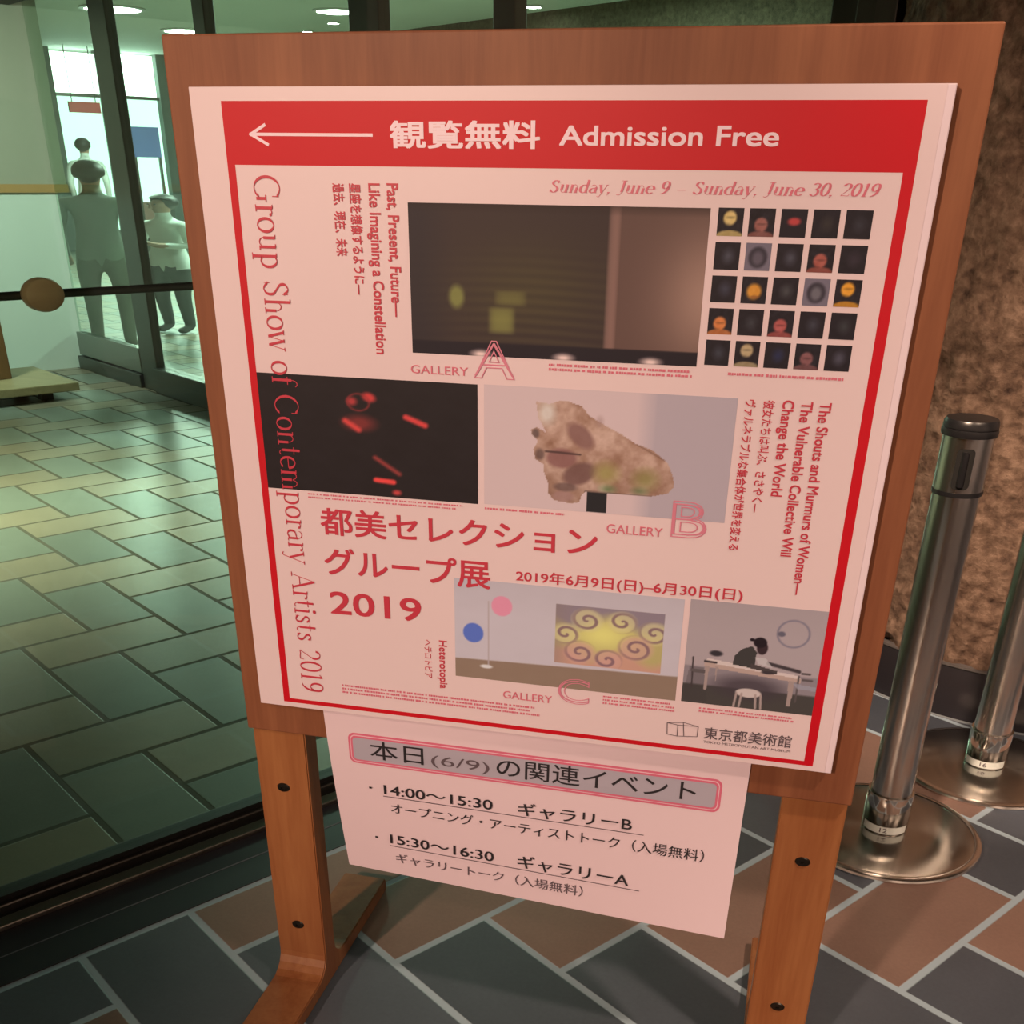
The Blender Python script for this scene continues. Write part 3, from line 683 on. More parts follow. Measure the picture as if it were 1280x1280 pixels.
def ph_face(c, kind, seed):
    def fn(U, V):
        im = base(U, (34, 25, 28)); c_ = np.array(c, float); f = fuzz(U, V, 14, seed)[..., None]*12
        if kind == 'grey':
            im = base(U, (112, 92, 96)); im = blend(im, ell(U, V, 0.5, 0.52, 0.42, 0.44, 0.25), (58, 46, 50)); return blend(im, ell(U, V, 0.5, 0.55, 0.27, 0.32, 0.5)*0.7, c_)
        if kind == 'lips': return blend(im, ell(U, V, 0.52, 0.44, 0.32, 0.18, 0.5), c_)
        if kind == 'dim': return blend(im, ell(U, V, 0.55, 0.50, 0.34, 0.38, 0.9)*0.8, c_) + f*0.4
        if kind == 'face':
            im = blend(im, ell(U, V, 0.5, 0.55, 0.36, 0.36, 0.4), c_) + f; return blend(im, ell(U, V, 0.55, 0.75, 0.22, 0.08, 0.4)*0.6, (120, 64, 36))
        im = blend(im, ell(U, V, 0.5, 1.02, 0.60, 0.25, 0.2), c_*0.8)
        cy = 0.36 if kind == 'bust' else 0.58
        im = blend(im, ell(U, V, 0.48, cy, 0.30, 0.30, 0.3), c_) + f
        im = blend(im, ell(U, V, 0.5, cy-0.02, 0.28, 0.05, 0.6)*0.5, c_*0.5); return blend(im, ell(U, V, 0.42, cy+0.22, 0.14, 0.05, 0.6)*0.4, c_*0.5)
    return fn

# ------------------------------------------------------------------ the sign stand
TOP, BOT = 1.1525, 0.4200
stand = empty('sign_stand', (0, 0.03, 0))
tag(stand, 'reddish wooden sign stand with a broad upright panel on two splayed bentwood legs', 'sign stand')
def sub(o, root):
    o.parent = root; o.matrix_parent_inverse = Matrix.Translation(-root.location); return o
sub(box('panel', (-0.375, 0.0, BOT), (0.375, 0.011, TOP), M_panel, bevel=0.0018), stand)
def fillet(cx, cz, r, a0, a1, n=8):
    return [(cx + r*math.cos(math.radians(a0+(a1-a0)*i/n)), cz + r*math.sin(math.radians(a0+(a1-a0)*i/n))) for i in range(n+1)]
def leg_bm(x0, x1):
    bm = bmesh.new(); F0, F1, tk = 0.0115, 0.046, 0.024
    pts = [(F0, 1.02)]
    pts += [(F0, 0.052)] + [(F0-0.034+0.034*math.cos(math.radians(a)), 0.052-0.030*math.sin(math.radians(a))) for a in (15, 35, 55, 75)]
    pts += [(-0.030, 0.0225), (-0.235, 0.0205)] + [(-0.243, 0.016), (-0.245, 0.0)]
    pts += [(0.262, 0.0), (0.262, 0.018), (0.259, 0.0225)]
    pts += [(0.088, 0.024)] + [(F1+0.032-0.032*math.sin(math.radians(a)), 0.054-0.030*math.cos(math.radians(a))) for a in (15, 35, 55, 75)] + [(F1, 0.054), (F1, 1.02)]
    extrude_profile(bm, pts, x0, x1)
    bmesh.ops.recalc_face_normals(bm, faces=bm.faces)
    ed = [e for e in bm.edges if e.calc_face_angle(0) > 1.2]
    bmesh.ops.bevel(bm, geom=ed, offset=0.0016, segments=2, affect='EDGES')
    return bm
def bolt_bm(x, z):
    bm = bmesh.new()
    prof = [(0.0, 0.0008), (0.0025, 0.0006), (0.0028, 0.0022), (0.0078, 0.0018), (0.0092, 0.0)]
    seg = 24; rings = []
    for r, h in prof:
        rings.append([bm.verts.new((x + r*math.cos(2*PI*i/seg), 0.0115-h, z + 0.72*r*math.sin(2*PI*i/seg))) for i in range(seg)] if r else [bm.verts.new((x, 0.0115-h, z))])
    for A, B in zip(rings, rings[1:]):
        for i in range(seg):
            j = (i+1) % seg
            bm.faces.new((A[0], B[i], B[j]) if len(A) == 1 else (A[i], A[j], B[j], B[i]))
    bmesh.ops.recalc_face_normals(bm, faces=bm.faces)
    return bm
for x0, x1, bolts in ((-0.3745, -0.3025, ((-0.3400, 0.3307), (-0.3410, 0.1032))), (0.2985, 0.3725, ((0.3337, 0.3293), (0.3342, 0.1016)))):
    lg = sub(from_bm('leg', leg_bm(x0, x1), M_leg), stand)
    for bx, bz in bolts:
        o = from_bm('bolt', bolt_bm(bx, bz), M_bolt, smooth=True); o.parent = lg; o['label'] = 'dark countersunk bolt'

# ------------------------------------------------------------------ the exhibition poster
Y0 = -0.0120
pos = empty('exhibition_poster', (0, -0.006, 0.787))
tag(pos, 'large white exhibition poster with red border and banner, mounted on the wooden sign panel', 'poster')
class _PP: pass
def pp(o): return sub(o, pos)
pp(box('board', (-0.3460, Y0, 0.4650), (0.3455, -0.0035, 1.1102), M_white, bevel=0.0006))
pp(box('edge_strip', (0.3385, Y0-0.0006, 0.4656), (0.3448, Y0+0.002, 1.1096), M_edge, bevel=0.0003))
for px_, pz_ in ((-0.3, 0.99), (0.3, 0.99), (-0.3, 0.6), (0.3, 0.6)):
    pp(box('mounting_pad', (px_-0.02, -0.0035, pz_-0.02), (px_+0.02, 0.0, pz_+0.02), M_white))
e1, e2, e3, e4, e5 = Y0-0.00015, Y0-0.00030, Y0-0.00045, Y0-0.00060, Y0-0.00075
pp(quads('banner', [(-0.3137, 1.0466, 0.3246, 1.0988)], M_red, None, e1))
pp(quads('border', [(-0.3137, 0.4714, -0.3056, 1.0466), (0.3146, 0.4714, 0.3246, 1.0466), (-0.3056, 0.4714, 0.3146, 0.4768)], M_red, None, e1))
pp(lines('arrow', [((-0.2865, 1.0720), (-0.1625, 1.0718)), ((-0.2872, 1.0727), (-0.2682, 1.0632)), ((-0.2872, 1.0713), (-0.2700, 1.0800))], 0.0026, M_pinkt, None, e3))
pp(place_text('banner_lettering', '観覧無料', (-0.1456, 1.0618), (-0.0026, 1.0622), 0.0200, M_pinkt, None, e3, ref='J', offset=0.022))
pp(place_text('banner_lettering', 'Admission Free', (0.0151, 1.0650), (0.2082, 1.0654), 0.0145, M_pinkt, None, e3, offset=0.016))
pp(serif_text('date_lettering', 'Sunday, June 9 - Sunday, June 30, 2019', (0.0060, 1.0277), (0.2970, 1.0284), 0.0098, M_redt_soft, None, e3, nib=0.13, thin=0.03, slant=0.28))
pp(serif_text('title_lettering', 'Group Show of Contemporary Artists 2019', (-0.2880, 1.0385), (-0.2868, 0.4880), 0.0270, M_redt, None, e5, up=(1, 0)))
for nm, s, x, z0, z1, h, ref, off in (
    ('subtitle_lettering', 'Past, Present, Future—', -0.1505, 1.0330, 0.9165, 0.0108, 'L', 0.020),
    ('subtitle_lettering', 'Like Imagining a Constellation', -0.1690, 1.0328, 0.8809, 0.0108, 'L', 0.020),
    ('subtitle_lettering', '星座を想像するように—', -0.1890, 1.0325, 0.9357, 0.0110, 'J', 0.020),
    ('subtitle_lettering', '過去、現在、未来', -0.2058, 1.0323, 0.9697, 0.0110, 'J', 0.020),
    ('subtitle_lettering', 'The Shouts and Murmurs of Women—', 0.2750, 0.8577, 0.6676, 0.0102, 'L', 0.018),
    ('subtitle_lettering', 'The Vulnerable Collective Will', 0.2579, 0.8575, 0.7069, 0.0102, 'L', 0.018),
    ('subtitle_lettering', 'Change the World', 0.2406, 0.8580, 0.7667, 0.0102, 'L', 0.018),
    ('subtitle_lettering', '彼女たちは叫ぶ、ささやく—', 0.2225, 0.8570, 0.7493, 0.0100, 'J', 0.014),
    ('subtitle_lettering', 'ヴァルネラブルな集合体が世界を変える', 0.2049, 0.8568, 0.7090, 0.0098, 'J', 0.016),
    ('subtitle_lettering', 'Heterotopia', -0.1099, 0.5749, 0.5142, 0.0092, 'L', 0.016),
    ('subtitle_lettering', 'ヘテロトピア', -0.1285, 0.5738, 0.5258, 0.0094, 'J', 0.004)):
    pp(place_text(nm, s, (x, z0), (x, z1), h, M_redt, None, e4, up=(1, 0), ref=ref, offset=off))
pp(place_text('headline_lettering', '都美セレクション', (-0.2459, 0.6880), (0.0685, 0.6895), 0.0285, M_redt, None, e4, ref='J', offset=0.014))
pp(place_text('headline_lettering', 'グループ展', (-0.2448, 0.6415), (-0.0487, 0.6420), 0.0300, M_redt, None, e4, ref='J', offset=0.014))
pp(place_text('headline_lettering', '2019', (-0.2418, 0.5945), (-0.1304, 0.5955), 0.0262, M_redt, None, e4, offset=0.012))
pp(place_text('date_lettering', '2019年6月9日(日)–6月30日(日)', (-0.0196, 0.6542), (0.2253, 0.6556), 0.0125, M_redt, None, e4, ref='J', offset=0.012))
for s, x0, x1, z, h in (('GALLERY', -0.1328, -0.0719, 0.8645, 0.0078), ('GALLERY', 0.0775, 0.1364, 0.7164, 0.0092), ('GALLERY', -0.0331, 0.0252, 0.5114, 0.0090)):
    pp(place_text('gallery_lettering', s, (x0, z), (x1, z), h, M_redt_soft, None, e4, offset=0.004))
for s, x0, x1, z, h in (('A', -0.0661, -0.0234, 0.8640, 0.0335), ('B', 0.1446, 0.1809, 0.7187, 0.0354), ('C', 0.0317, 0.0683, 0.5152, 0.0290)):
    pp(place_text('outline_letter', s, (x0, z), (x1, z), h, M_outline, None, e5, outline=0.010, offset=0.012))
    pp(place_text('outline_letter', s, (x0+0.0006, z), (x1-0.0006, z), h, M_outline, None, e5, outline=0.010, offset=-0.040)) 
pp(photo('photograph', -0.1304, 0.8839, 0.1554, 1.0174, ph_dark_gallery, None, e2, 180, 100))
pp(photo('photograph', -0.3056, 0.7355, -0.0624, 0.8568, ph_red_dark, None, e2, 180, 100))
pp(photo('photograph', -0.0555, 0.7362, 0.1980, 0.8573, ph_sculpture, None, e2, 240, 130))
pp(photo('photograph', -0.0906, 0.5325, 0.1658, 0.6514, ph_gallery, None, e2, 260, 130))
pp(photo('photograph', 0.1722, 0.5330, 0.3146, 0.6526, ph_workroom, None, e2, 170, 140))
gx0, gx1, gz0, gz1 = 0.1625, 0.2958, 0.8860, 1.0180; cw, chh = 0.0226, 0.0224
for r in range(5):
    for c in range(5):
        x = gx0 + (gx1-gx0-cw)*c/4; z = gz1 - (gz1-gz0-chh)*r/4
        pp(photo('portrait_photograph', x, z-chh, x+cw, z, ph_face(*FACES[r][c], r*5+c), None, e2, 22, 22))
pp(tiny_print('caption', 0.0109, 0.1554, (0.8790, 0.8748), 0.0026, M_redt_soft, None, e3))
pp(tiny_print('caption', 0.1858, 0.2955, (0.8790,), 0.0028, M_redt_soft, None, e3))
pp(tiny_print('caption', -0.2583, -0.0781, (0.7322, 0.7285), 0.0020, M_redt_soft, None, e3))
pp(tiny_print('caption', -0.0550, 0.0421, (0.7318,), 0.0026, M_redt_soft, None, e3))
pp(tiny_print('caption', -0.2346, 0.0254, (0.5030, 0.4985, 0.4940), 0.0028, M_redt_soft, None, e3))
pp(tiny_print('caption', 0.0842, 0.1662, (0.5278, 0.5236, 0.5196), 0.0024, M_redt_soft, None, e3))
pp(tiny_print('caption', 0.1929, 0.3070, (0.5272, 0.5236), 0.0022, M_redt_soft, None, e3))
pp(place_text('museum_lettering', '東京都美術館', (0.2016, 0.4900), (0.2978, 0.4910), 0.0140, M_grey_ink, None, e4, ref='J', offset=0.008))
pp(place_text('museum_lettering', 'TOKYO METROPOLITAN ART MUSEUM', (0.2018, 0.4846), (0.2980, 0.4852), 0.0030, M_grey_ink, None, e4))
lx, lz = 0.1592, 0.4890
pp(lines('logo', [((lx+0.001, lz+0.001), (lx+0.0125, lz)), ((lx+0.0125, lz), (lx+0.0350, lz+0.0022)), ((lx+0.001, lz+0.001), (lx, lz+0.0155)), ((lx+0.0125, lz), (lx+0.0122, lz+0.0140)), ((lx+0.0350, lz+0.0022), (lx+0.0350, lz+0.0150)),
    ((lx, lz+0.0155), (lx+0.0122, lz+0.0140)), ((lx+0.0122, lz+0.0140), (lx+0.0350, lz+0.0150)), ((lx, lz+0.0155), (lx+0.0180, lz+0.0180)), ((lx+0.0180, lz+0.0180), (lx+0.0350, lz+0.0150)), ((lx+0.0180, lz+0.0180), (lx+0.0200, lz+0.0010))], 0.0008, M_grey_ink, None, e4))

# ------------------------------------------------------------------ the printed notice hung under the poster
def curl(x, z):
    d = max(0.0, (0.435-z)/0.215)
    k = min(1.0, max(0.0, (x+0.26)/0.52))
    return -0.0022 + (d**1.5)*(0.016 + (-0.030-0.016)*k)
note = empty('event_notice', (0, -0.002, 0.34))
tag(note, 'white paper notice with black event times, hanging below the poster in front of the legs', 'notice')
def sheet(name, corners, m, off, nx=24, nz=18):
    (ax, az), (bx, bz), (cx, cz), (dx, dz) = corners; V = []; F = []
    for j in range(nz+1):
        v = j/nz
        for i in range(nx+1):
            u = i/nx
            x = (ax*(1-u)+bx*u)*(1-v) + (dx*(1-u)+cx*u)*v; z = (az*(1-u)+bz*u)*(1-v) + (dz*(1-u)+cz*u)*v
            V.append((x, curl(x, z)+off, z))
    for j in range(nz):
        for i in range(nx):
            k = j*(nx+1)+i; F.append((k+nx+1, k+nx+2, k+1, k))
    o = mesh_np(name, V, F, m, None)
    return sub(o, note)
SH = [(-0.2680, 0.4850), (0.2582, 0.4850), (0.2543, 0.2289), (-0.2545, 0.2218)]
o = sheet('paper_sheet', SH, M_paper, 0.0); md = o.modifiers.new('thickness', 'SOLIDIFY'); md.thickness = 0.0003; md.offset = 1.0
def rrect(x0, z0, x1, z1, r, n=8):
    out = []
    for cx, cz, a in ((x1-r, z1-r, 0), (x0+r, z1-r, 90), (x0+r, z0+r, 180), (x1-r, z0+r, 270)):
        for i in range(n+1):
            q = math.radians(a + 90*i/n); out.append((cx + r*math.cos(q), cz + r*math.sin(q)))
    return out
def rr_part(name, x0, z0, x1, z1, r, m, off):
    pts = rrect(x0, z0, x1, z1, r); V = [(x, curl(x, z)+off, z) for x, z in pts]
    bm = bmesh.new(); vs = [bm.verts.new(v) for v in V]; cv = bm.verts.new(((x0+x1)/2, curl((x0+x1)/2, (z0+z1)/2)+off, (z0+z1)/2))
    for i in range(len(vs)): bm.faces.new((cv, vs[i], vs[(i+1) % len(vs)]))
    return sub(from_bm(name, bm, m), note)
rr_part('heading_border', -0.2362, 0.3910, 0.2290, 0.4345, 0.009, M_pinkborder, -0.0006)
rr_part('heading_border', -0.2335, 0.3937, 0.2263, 0.4318, 0.007, M_white_gap, -0.0009)
rr_part('heading_border', -0.2325, 0.3947, 0.2253, 0.4308, 0.0065, M_pinkborder, -0.0012)
rr_part('heading_box', -0.2300, 0.3972, 0.2228, 0.4283, 0.005, M_greybox, -0.0015)
def nt_(name, s, a, b, h, m, ref='J', off=0.004):
    return sub(place_text(name, s, a, b, h, m, None, -0.0018, ref=ref, offset=off, surf=curl), note)
NOTE = [
 ('heading_lettering', '本日', (-0.2073, 0.4010), (-0.1369, 0.4015), 0.0245, M_black_ink, 0.004),
 ('heading_lettering', '(6/9)', (-0.1270, 0.4030), (-0.0520, 0.4030), 0.0170, M_grey_ink, 0.0),
 ('heading_lettering', 'の関連イベント', (-0.0429, 0.4010), (0.1997, 0.4020), 0.0245, M_black_ink, 0.004)]
for q in NOTE: nt_(q[0], q[1], q[2], q[3], q[4], q[5], 'J', q[6])
for q in (('time_lettering', '14:00～15:30', (-0.1926, 0.3490), (-0.0480, 0.3496), 0.0172, M_black_ink, 0.006), ('place_lettering', 'ギャラリーB', (-0.0150, 0.3496), (0.1280, 0.3510), 0.0172, M_black_ink, 0.006),
          ('talk_lettering', 'オープニング・アーティストトーク（入場無料）', (-0.1847, 0.3225), (0.2177, 0.3245), 0.0150, M_black_ink, 0.0),
          ('time_lettering', '15:30～16:30', (-0.1891, 0.2722), (-0.0460, 0.2727), 0.0178, M_black_ink, 0.006), ('place_lettering', 'ギャラリーA', (-0.0140, 0.2727), (0.1300, 0.2735), 0.0178, M_black_ink, 0.006),
          ('talk_lettering', 'ギャラリートーク（入場無料）', (-0.1829, 0.2435), (0.0729, 0.2475), 0.0142, M_dim_ink, 0.0)):
    nt_(q[0], q[1], q[2], q[3], q[4], q[5], 'J', q[6])
def note_line(name, p, q, w, m):
    V = []; F = []; n = 20
    for i in range(n+1):
        x = p[0]+(q[0]-p[0])*i/n; z = p[1]+(q[1]-p[1])*i/n
        V += [(x, curl(x, z)-0.0018, z-w/2), (x, curl(x, z)-0.0018, z+w/2)]
        if i: k = 2*i; F.append((k-2, k, k+1, k-1))
    return sub(mesh_np(name, V, F, m, None), note)
note_line('underline', (-0.1940, 0.3470), (0.1432, 0.3480), 0.0011, M_dim_ink)
note_line('underline', (-0.1901, 0.2694), (0.1443, 0.2709), 0.0010, M_dim_ink)
note_line('bullet', (-0.2128, 0.3570), (-0.2092, 0.3570), 0.0026, M_black_ink)
note_line('bullet', (-0.2103, 0.2795), (-0.2067, 0.2795), 0.0026, M_black_ink)

# ------------------------------------------------------------------ the steel barrier posts
def arc_patch(name, r, z0, z1, th0, th1, m, n=20, rc=0.0):
    """curved plate on a tube; rounded ends when rc > 0"""
    bm = bmesh.new()
    pts = []
    w = (th1-th0)*r; h = z1-z0
    tm = (th0+th1)/2; rows = []; rc = min(rc, w/2)
    zs = [0.0, h]
    if rc: zs = [rc-rc*math.cos(PI/2*k/6) for k in range(7)] + [h-rc+rc*math.sin(PI/2*k/6) for k in range(7)]
    for z in zs:
        hw = w/2
        if rc:
            d = max(rc-z, z-(h-rc), 0.0); hw = w/2 - rc + math.sqrt(max(rc*rc-d*d, 1e-10))
        rows.append([bm.verts.new((r*math.cos(tm+x/r), r*math.sin(tm+x/r), z0+z)) for x in [-hw+2*hw*i/n for i in range(n+1)]])
    for A, B in zip(rows, rows[1:]):
        for i in range(n): bm.faces.new((A[i], A[i+1], B[i+1], B[i]))
    bmesh.ops.recalc_face_normals(bm, faces=bm.faces)
    return from_bm(name, bm, m, None, True)
def make_post(number, loc, face):
    root = empty('stanchion', loc, face)          # local +x looks towards the hall
    def P(o): o.parent = root; return o
    P(lathe('base', [(0.0, 0.017), (0.042, 0.0165), (0.10, 0.014), (0.150, 0.0105), (0.160, 0.0085), (0.160, 0.0), (0.0, 0.0)], M_base, seg=128))
    P(lathe('base_rim', [(0.158, 0.0098), (0.164, 0.0100), (0.1695, 0.0075), (0.171, 0.004), (0.169, 0.0), (0.158, 0.0)], M_rim, seg=128))
    P(lathe('pole', [(0.0355, 0.015), (0.0355, 0.622), (0.0, 0.622)], M_pole))
    P(lathe('collar', [(0.0355, 0.017), (0.0395, 0.0165), (0.0400, 0.020), (0.0400, 0.088), (0.0392, 0.0905), (0.0355, 0.0905)], M_chrome))
    st = P(arc_patch('number_sticker', 0.0404, 0.019, 0.0335, math.radians(-62), math.radians(62), M_sticker))
    v, f = raw_text(number, 0.01); h = 0.0085
    v = v/0.682*h; v[:, 0] -= v[:, 0].mean(); v[:, 0] *= 1.35
    V = [(0.0407*math.cos(x/0.0407), 0.0407*math.sin(x/0.0407), 0.0222+y) for x, y, _ in v]
    nm = mesh_np('number', V, f, M_grey_ink, st)
    P(lathe('belt_head', [(0.0355, 0.628), (0.0372, 0.628), (0.0372, 0.712), (0.0, 0.712)], M_pole))
    P(lathe('groove_ring', [(0.0340, 0.622), (0.0378, 0.6215), (0.0378, 0.6285), (0.0340, 0.628)], M_plastic))
    P(arc_patch('belt_slot', 0.0375, 0.634, 0.694, math.radians(-20), math.radians(20), M_void, rc=0.007))
    P(lathe('belt_tongue', [(0.0, 0.0), (0.0055, 0.001), (0.006, 0.004), (0.0055, 0.052), (0.0, 0.053)], M_plastic, seg=16, loc=(0.0355, 0.0, 0.637)))
    P(lathe('cap', [(0.0372, 0.708), (0.0405, 0.709), (0.0412, 0.714), (0.0405, 0.7185), (0.0392, 0.7195), (0.0402, 0.7205), (0.0398, 0.728), (0.0370, 0.7325), (0.0, 0.7340)], M_plastic))
    return root
def facing(x, y, off=0.0): return math.atan2(cam_o.location.y - y, cam_o.location.x - x) + off
p1 = make_post('12', (0.5143, 0.6676, 0.0), facing(0.5143, 0.6676, 0.06)); tag(p1, 'steel belt barrier post with black cap, nearest the right edge of the wooden sign', 'barrier post', 'steel barrier posts')
p2 = make_post('16', (0.7245, 0.9769, 0.0), facing(0.7245, 0.9769, 0.05)); tag(p2, 'steel barrier post close to the stone column, cut by the right edge of the photo', 'barrier post', 'steel barrier posts')
p3 = make_post('14', (0.292, 0.936, 0.0), facing(0.292, 0.936, -0.4)); tag(p3, 'steel barrier post mostly hidden behind the wooden sign, rim of its base showing', 'barrier post', 'steel barrier posts')

# ------------------------------------------------------------------ inside the glass: pull bar with wooden knob
M_knob = wood('pale_knob_wood', (0.66, 0.42, 0.27, 1), (0.80, 0.53, 0.35, 1), 'X', 0.45)
bar = empty('handrail', ab(-0.86, -0.15, 0.0)); tag(bar, 'thin dark metal rail with a round wooden knob, running along inside the glass front', 'handrail')
def brp(o):
    o.parent = bar; o.matrix_parent_inverse = Matrix.Translation(-bar.location); return o
def tube(name, pts, r, m, seg=16):
    bm = bmesh.new(); rings = []
    for i, p in enumerate(pts):
        p = Vector(p); d = (Vector(pts[min(i+1, len(pts)-1)]) - Vector(pts[max(i-1, 0)])).normalized()
        u = d.orthogonal().normalized(); w = d.cross(u)
        rings.append([bm.verts.new(p + u*r*math.cos(2*PI*k/seg) + w*r*math.sin(2*PI*k/seg)) for k in range(seg)])
    for A, B in zip(rings, rings[1:]):
        for k in range(seg): bm.faces.new((A[k], A[(k+1) % seg], B[(k+1) % seg], B[k]))
    bm.faces.new(rings[0][::-1]); bm.faces.new(rings[-1])
    bmesh.ops.recalc_face_normals(bm, faces=bm.faces)
    return from_bm(name, bm, m, None, True)
brp(tube('rail', [ab(-0.86, -1.6, 0.885), ab(-0.86, 1.55, 0.885)], 0.0058, M_steel))
for b_ in (-1.5, 1.5): brp(tube('bracket', [ab(-0.86, b_, 0.885), ab(-0.758, b_, 0.885)], 0.005, M_steel))
kn = lathe('knob', [(0.0, 0.016), (0.020, 0.0155), (0.0265, 0.012), (0.0285, 0.006), (0.0285, -0.006), (0.0265, -0.010), (0.0, -0.011)], M_knob, seg=48)
kp = ab(-0.845, -0.185, 0.886)
kn.parent = bar; kn.matrix_parent_inverse = Matrix.Identity(4)
kdir = Vector((AV.x, AV.y, 0)); kq = kdir.to_track_quat('Z', 'Y').to_matrix().to_4x4()
kn.matrix_basis = Matrix.Translation(kp - bar.location) @ Matrix.Diagonal((1, 1, 0.78, 1)) @ kq
# light-wood stand just inside
M_pale = wood('pale_stand_wood', (0.24, 0.19, 0.10, 1), (0.34, 0.27, 0.15, 1), 'X', 0.5)
M_brown = wood('brown_post_wood', (0.12, 0.06, 0.025, 1), (0.19, 0.10, 0.04, 1), 'Z', 0.5)
st2 = empty('wooden_stand', ab(-5.05, 0.85, 0)); tag(st2, 'brown wooden stand on a pale square base plate, inside the glass at the left edge', 'stand')
def st2p(o):
    o.parent = st2; o.matrix_parent_inverse = Matrix.Translation(-st2.location); return o
st2p(abbox('base_plate', -5.62, -4.98, 0.15, 1.34, 0.045, 0.085, M_pale, bevel=0.004))
for a_, b_ in ((-5.5, 0.3), (-5.1, 0.3), (-5.5, 1.2), (-5.1, 1.2)): st2p(abbox('foot', a_-0.03, a_+0.03, b_-0.03, b_+0.03, 0.0, 0.045, M_frame_black))
st2p(abbox('post', -5.42, -5.28, 0.93, 1.11, 0.085, 0.62, M_brown, bevel=0.004))
st2p(abbox('top_board', -5.45, -5.20, -0.1, 0.93, 0.55, 0.62, M_brown, bevel=0.004))

# lobby signs: red sign and blue display panel seen against the daylight
tag(abbox('red_sign', -15.6, -15.56, 5.70, 6.12, 1.66, 1.78, mat('red_sign_face', (0.62, 0.10, 0.10, 1), 0.5)), 'small red hanging sign in front of the bright lobby window', 'sign')
for z in (0,):
    for b_ in (5.75, 6.07):
        w_ = tube('hanger', [ab(-15.58, b_, 1.78), ab(-15.58, b_, 2.40)], 0.006, M_steel, 8)
        w_.parent = bpy.data.objects['red_sign']
dsp = empty('display_panel', ab(-15.5, 6.83, 0)); tag(dsp, 'blue display panel on legs before the right-hand lobby window', 'display panel')
def dsp_(o):
    o.parent = dsp; o.matrix_parent_inverse = Matrix.Translation(-dsp.location); return o
dsp_(abbox('panel', -15.52, -15.48, 6.46, 6.86, 1.16, 1.52, mat('blue_display', (0.16, 0.22, 0.55, 1), 0.4)))
for b_ in (6.48, 6.84): dsp_(abbox('leg', -15.52, -15.48, b_-0.015, b_+0.015, 0.0, 1.16, M_kick))

# ------------------------------------------------------------------ ceiling lamps in the lobby
M_lampface = emis('lamp_glow', (1.0, 1.0, 0.96), 30.0)
M_lampring = mat('lamp_ring', (0.6, 0.6, 0.58, 1), 0.4)
def downlight(loc, r, label, group):
    d = empty('downlight', loc); tag(d, label, 'ceiling light', group)
    a = lathe('ring', [(r*1.18, 0.0), (r*1.18, -0.012), (r, -0.016), (r, 0.0)], M_lampring, seg=32); a.parent = d
    b = lathe('diffuser', [(0.0, -0.010), (r, -0.010)], M_lampface, seg=32); b.parent = d
    return d
LAMPS = [((-6.76, 10.51), 0.27, 'round lobby ceiling light above the dark screen post, top left'),
         ((-7.01, 12.41), 0.24, 'round lobby ceiling light just over the left top corner of the wooden sign'),
         ((-4.60, 11.01), 0.20, 'round lobby ceiling light beside the middle screen post, above the sign'),
         ((-2.60, 10.95), 0.08, 'bright lobby ceiling light nearest the lobby stone wall'),
         ((-8.9, 13.6), 0.07, 'small lobby ceiling light right above the left bright window'),
         ((-5.6, 12.6), 0.06, 'small lobby ceiling light between two dark posts over the sign'),
         ((-5.0, 11.9), 0.06, 'faint small lobby ceiling light farther back over the sign')]
for (x, y), r, lb in LAMPS: downlight((x, y, 2.40), r, lb, 'lobby ceiling lights')

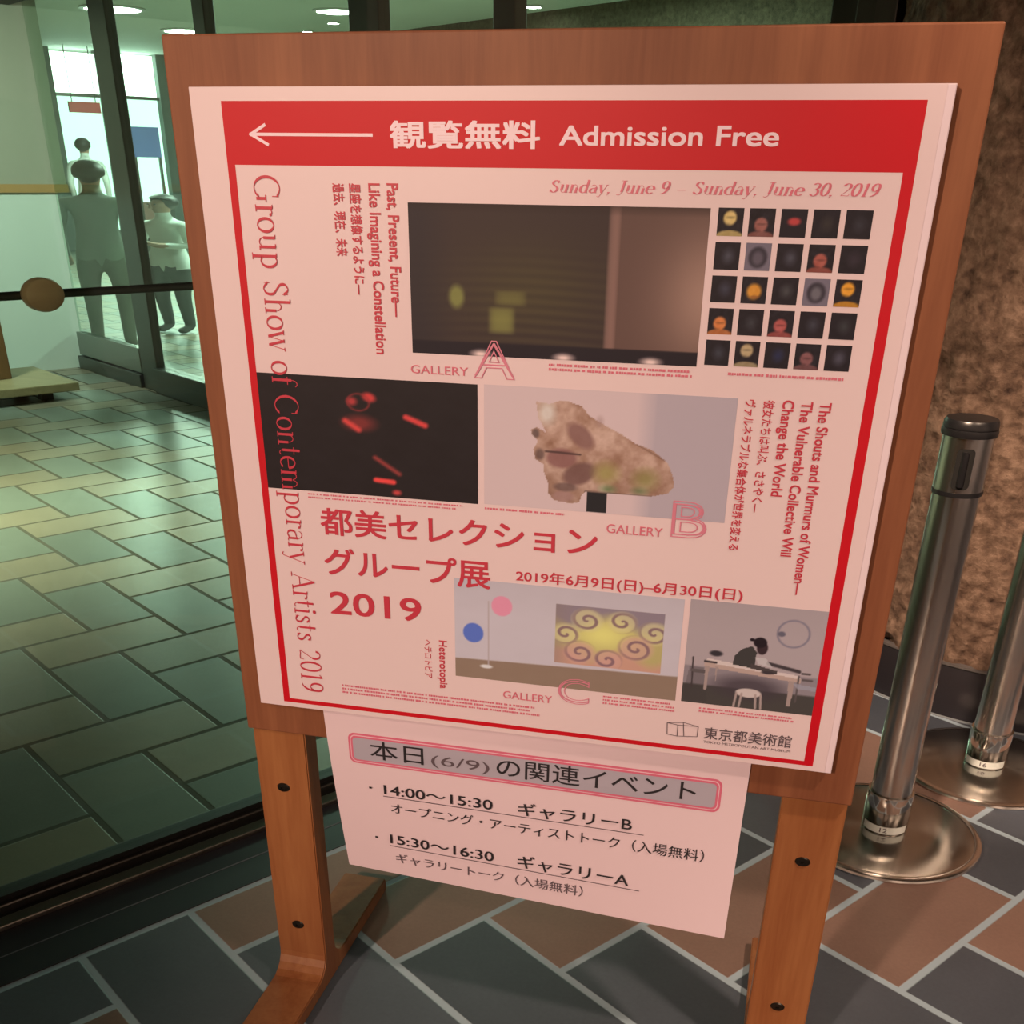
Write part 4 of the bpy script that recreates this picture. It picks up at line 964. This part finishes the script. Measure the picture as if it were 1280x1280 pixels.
# ------------------------------------------------------------------ people in the lobby
def skin_mesh(nodes, edges, root=0, levels=2):
    me = bpy.data.meshes.new('tmp'); me.from_pydata([n[0] for n in nodes], edges, []); o = bpy.data.objects.new('tmp', me); C.objects.link(o)
    md = o.modifiers.new('skin', 'SKIN'); md.use_smooth_shade = True
    sd = me.skin_vertices[0].data
    for i, n in enumerate(nodes):
        rr = n[1] if isinstance(n[1], tuple) else (n[1], n[1]); sd[i].radius = rr; sd[i].use_root = (i == root)
    ss = o.modifiers.new('sub', 'SUBSURF'); ss.levels = levels; ss.render_levels = levels
    bpy.context.view_layer.update()
    r = bpy.data.meshes.new_from_object(o.evaluated_get(bpy.context.evaluated_depsgraph_get()))
    bpy.data.objects.remove(o); return r
def person(loc, rz, label, skin, top, trousers, hair, hs=0.70, arms=0):
    root = empty('person', loc, rz); root.scale = (1, 1, hs); tag(root, label, 'person')
    N = [((0, 0, 0.93), (0.155, 0.11)), ((0, 0, 1.12), (0.135, 0.095)), ((0, 0, 1.32), (0.17, 0.11)), ((0, 0, 1.44), (0.10, 0.08)), ((0, 0.01, 1.50), 0.052), ((0, 0.015, 1.56), 0.06), ((0, 0.02, 1.64), (0.080, 0.098)), ((0, 0.01, 1.72), (0.05, 0.06))]
    E_ = [(i, i+1) for i in range(7)]
    def chain(st, pts):
        k = st
        for p, r in pts: N.append((p, r)); E_.append((k, len(N)-1)); k = len(N)-1
    for s in (-1, 1):
        if arms == 0: pts = [((s*0.19, 0, 1.40), 0.062), ((s*0.235, -0.01, 1.12), 0.045), ((s*0.225, 0.06, 0.90), 0.034), ((s*0.215, 0.09, 0.80), (0.022, 0.036))]
        else: pts = [((s*0.19, 0, 1.40), 0.062), ((s*0.235, 0.03, 1.14), 0.045), ((s*0.13, 0.24, 1.16), 0.034), ((s*0.06, 0.28, 1.20), (0.022, 0.036))]
        chain(2, pts)
        chain(0, [((s*0.095, 0.0, 0.80), 0.085), ((s*0.10, 0.02, 0.48), 0.058), ((s*0.10, -0.02, 0.08), 0.042), ((s*0.10, 0.10, 0.030), (0.045, 0.04))])
    me = skin_mesh(N, E_)
    body = link('body', me, root)
    for q in (skin, top, trousers): me.materials.append(q)
    for p in me.polygons:
        c = p.center
        hand = (abs(c.x) > 0.17 and c.z < 0.90) or (arms and c.y > 0.20 and c.z > 1.0)
        p.material_index = 0 if (c.z > 1.545 or hand) else (1 if c.z > 0.86 else 2)
        p.use_smooth = True
    bm = bmesh.new(); bmesh.ops.create_icosphere(bm, subdivisions=3, radius=0.108)
    for v in bm.verts:
        v.co.x *= 0.93; v.co.y *= 1.08
        if v.co.y > 0.03 and v.co.z < 0.045: v.co.y *= 0.55
        if v.co.z < -0.05: v.co.x *= 0.8
        v.co += Vector((0, -0.006, 1.665))
    h = from_bm('hair', bm, hair, root, True)
    for s in (-1, 1):
        bm = bmesh.new(); bmesh.ops.create_icosphere(bm, subdivisions=1, radius=0.011, matrix=Matrix.Translation((s*0.032, 0.108, 1.645)))
        from_bm('eye', bm, M_plastic, root, True)
    bm = bmesh.new(); bmesh.ops.create_cone(bm, segments=8, radius1=0.016, radius2=0.005, depth=0.05, cap_ends=True, matrix=Matrix.Translation((0, 0.122, 1.62)))
    from_bm('nose', bm, skin, root, True)
    return root
M_skin = mat('skin', (0.45, 0.26, 0.18, 1), 0.6); M_hair = mat('black_hair', (0.012, 0.011, 0.012, 1), 0.5)
M_jacket = mat('grey_green_jacket', (0.20, 0.23, 0.19, 1), 0.8); M_dark = mat('dark_cloth', (0.03, 0.03, 0.03, 1), 0.8); M_shirt = mat('white_shirt', (0.75, 0.78, 0.76, 1), 0.8)
M_olive = mat('olive_trousers', (0.11, 0.11, 0.08, 1), 0.8)
person((-4.14, 5.62, 0), 0.45, 'person with dark hair in a grey-green jacket, standing behind the glazed door', M_skin, M_jacket, M_olive, M_hair, 0.61)
person((-4.16, 6.48, 0), 2.9, 'person in a white shirt and dark trousers, hands together, right of the dark screen post', M_skin, M_shirt, M_dark, M_hair, 0.50, arms=1)
person((-9.07, 13.16, 0), 0.3, 'person in a white top far off before the bright lobby window, head only showing', M_skin, M_shirt, M_dark, M_hair, 0.77)

bpy.data.objects.remove(_to)
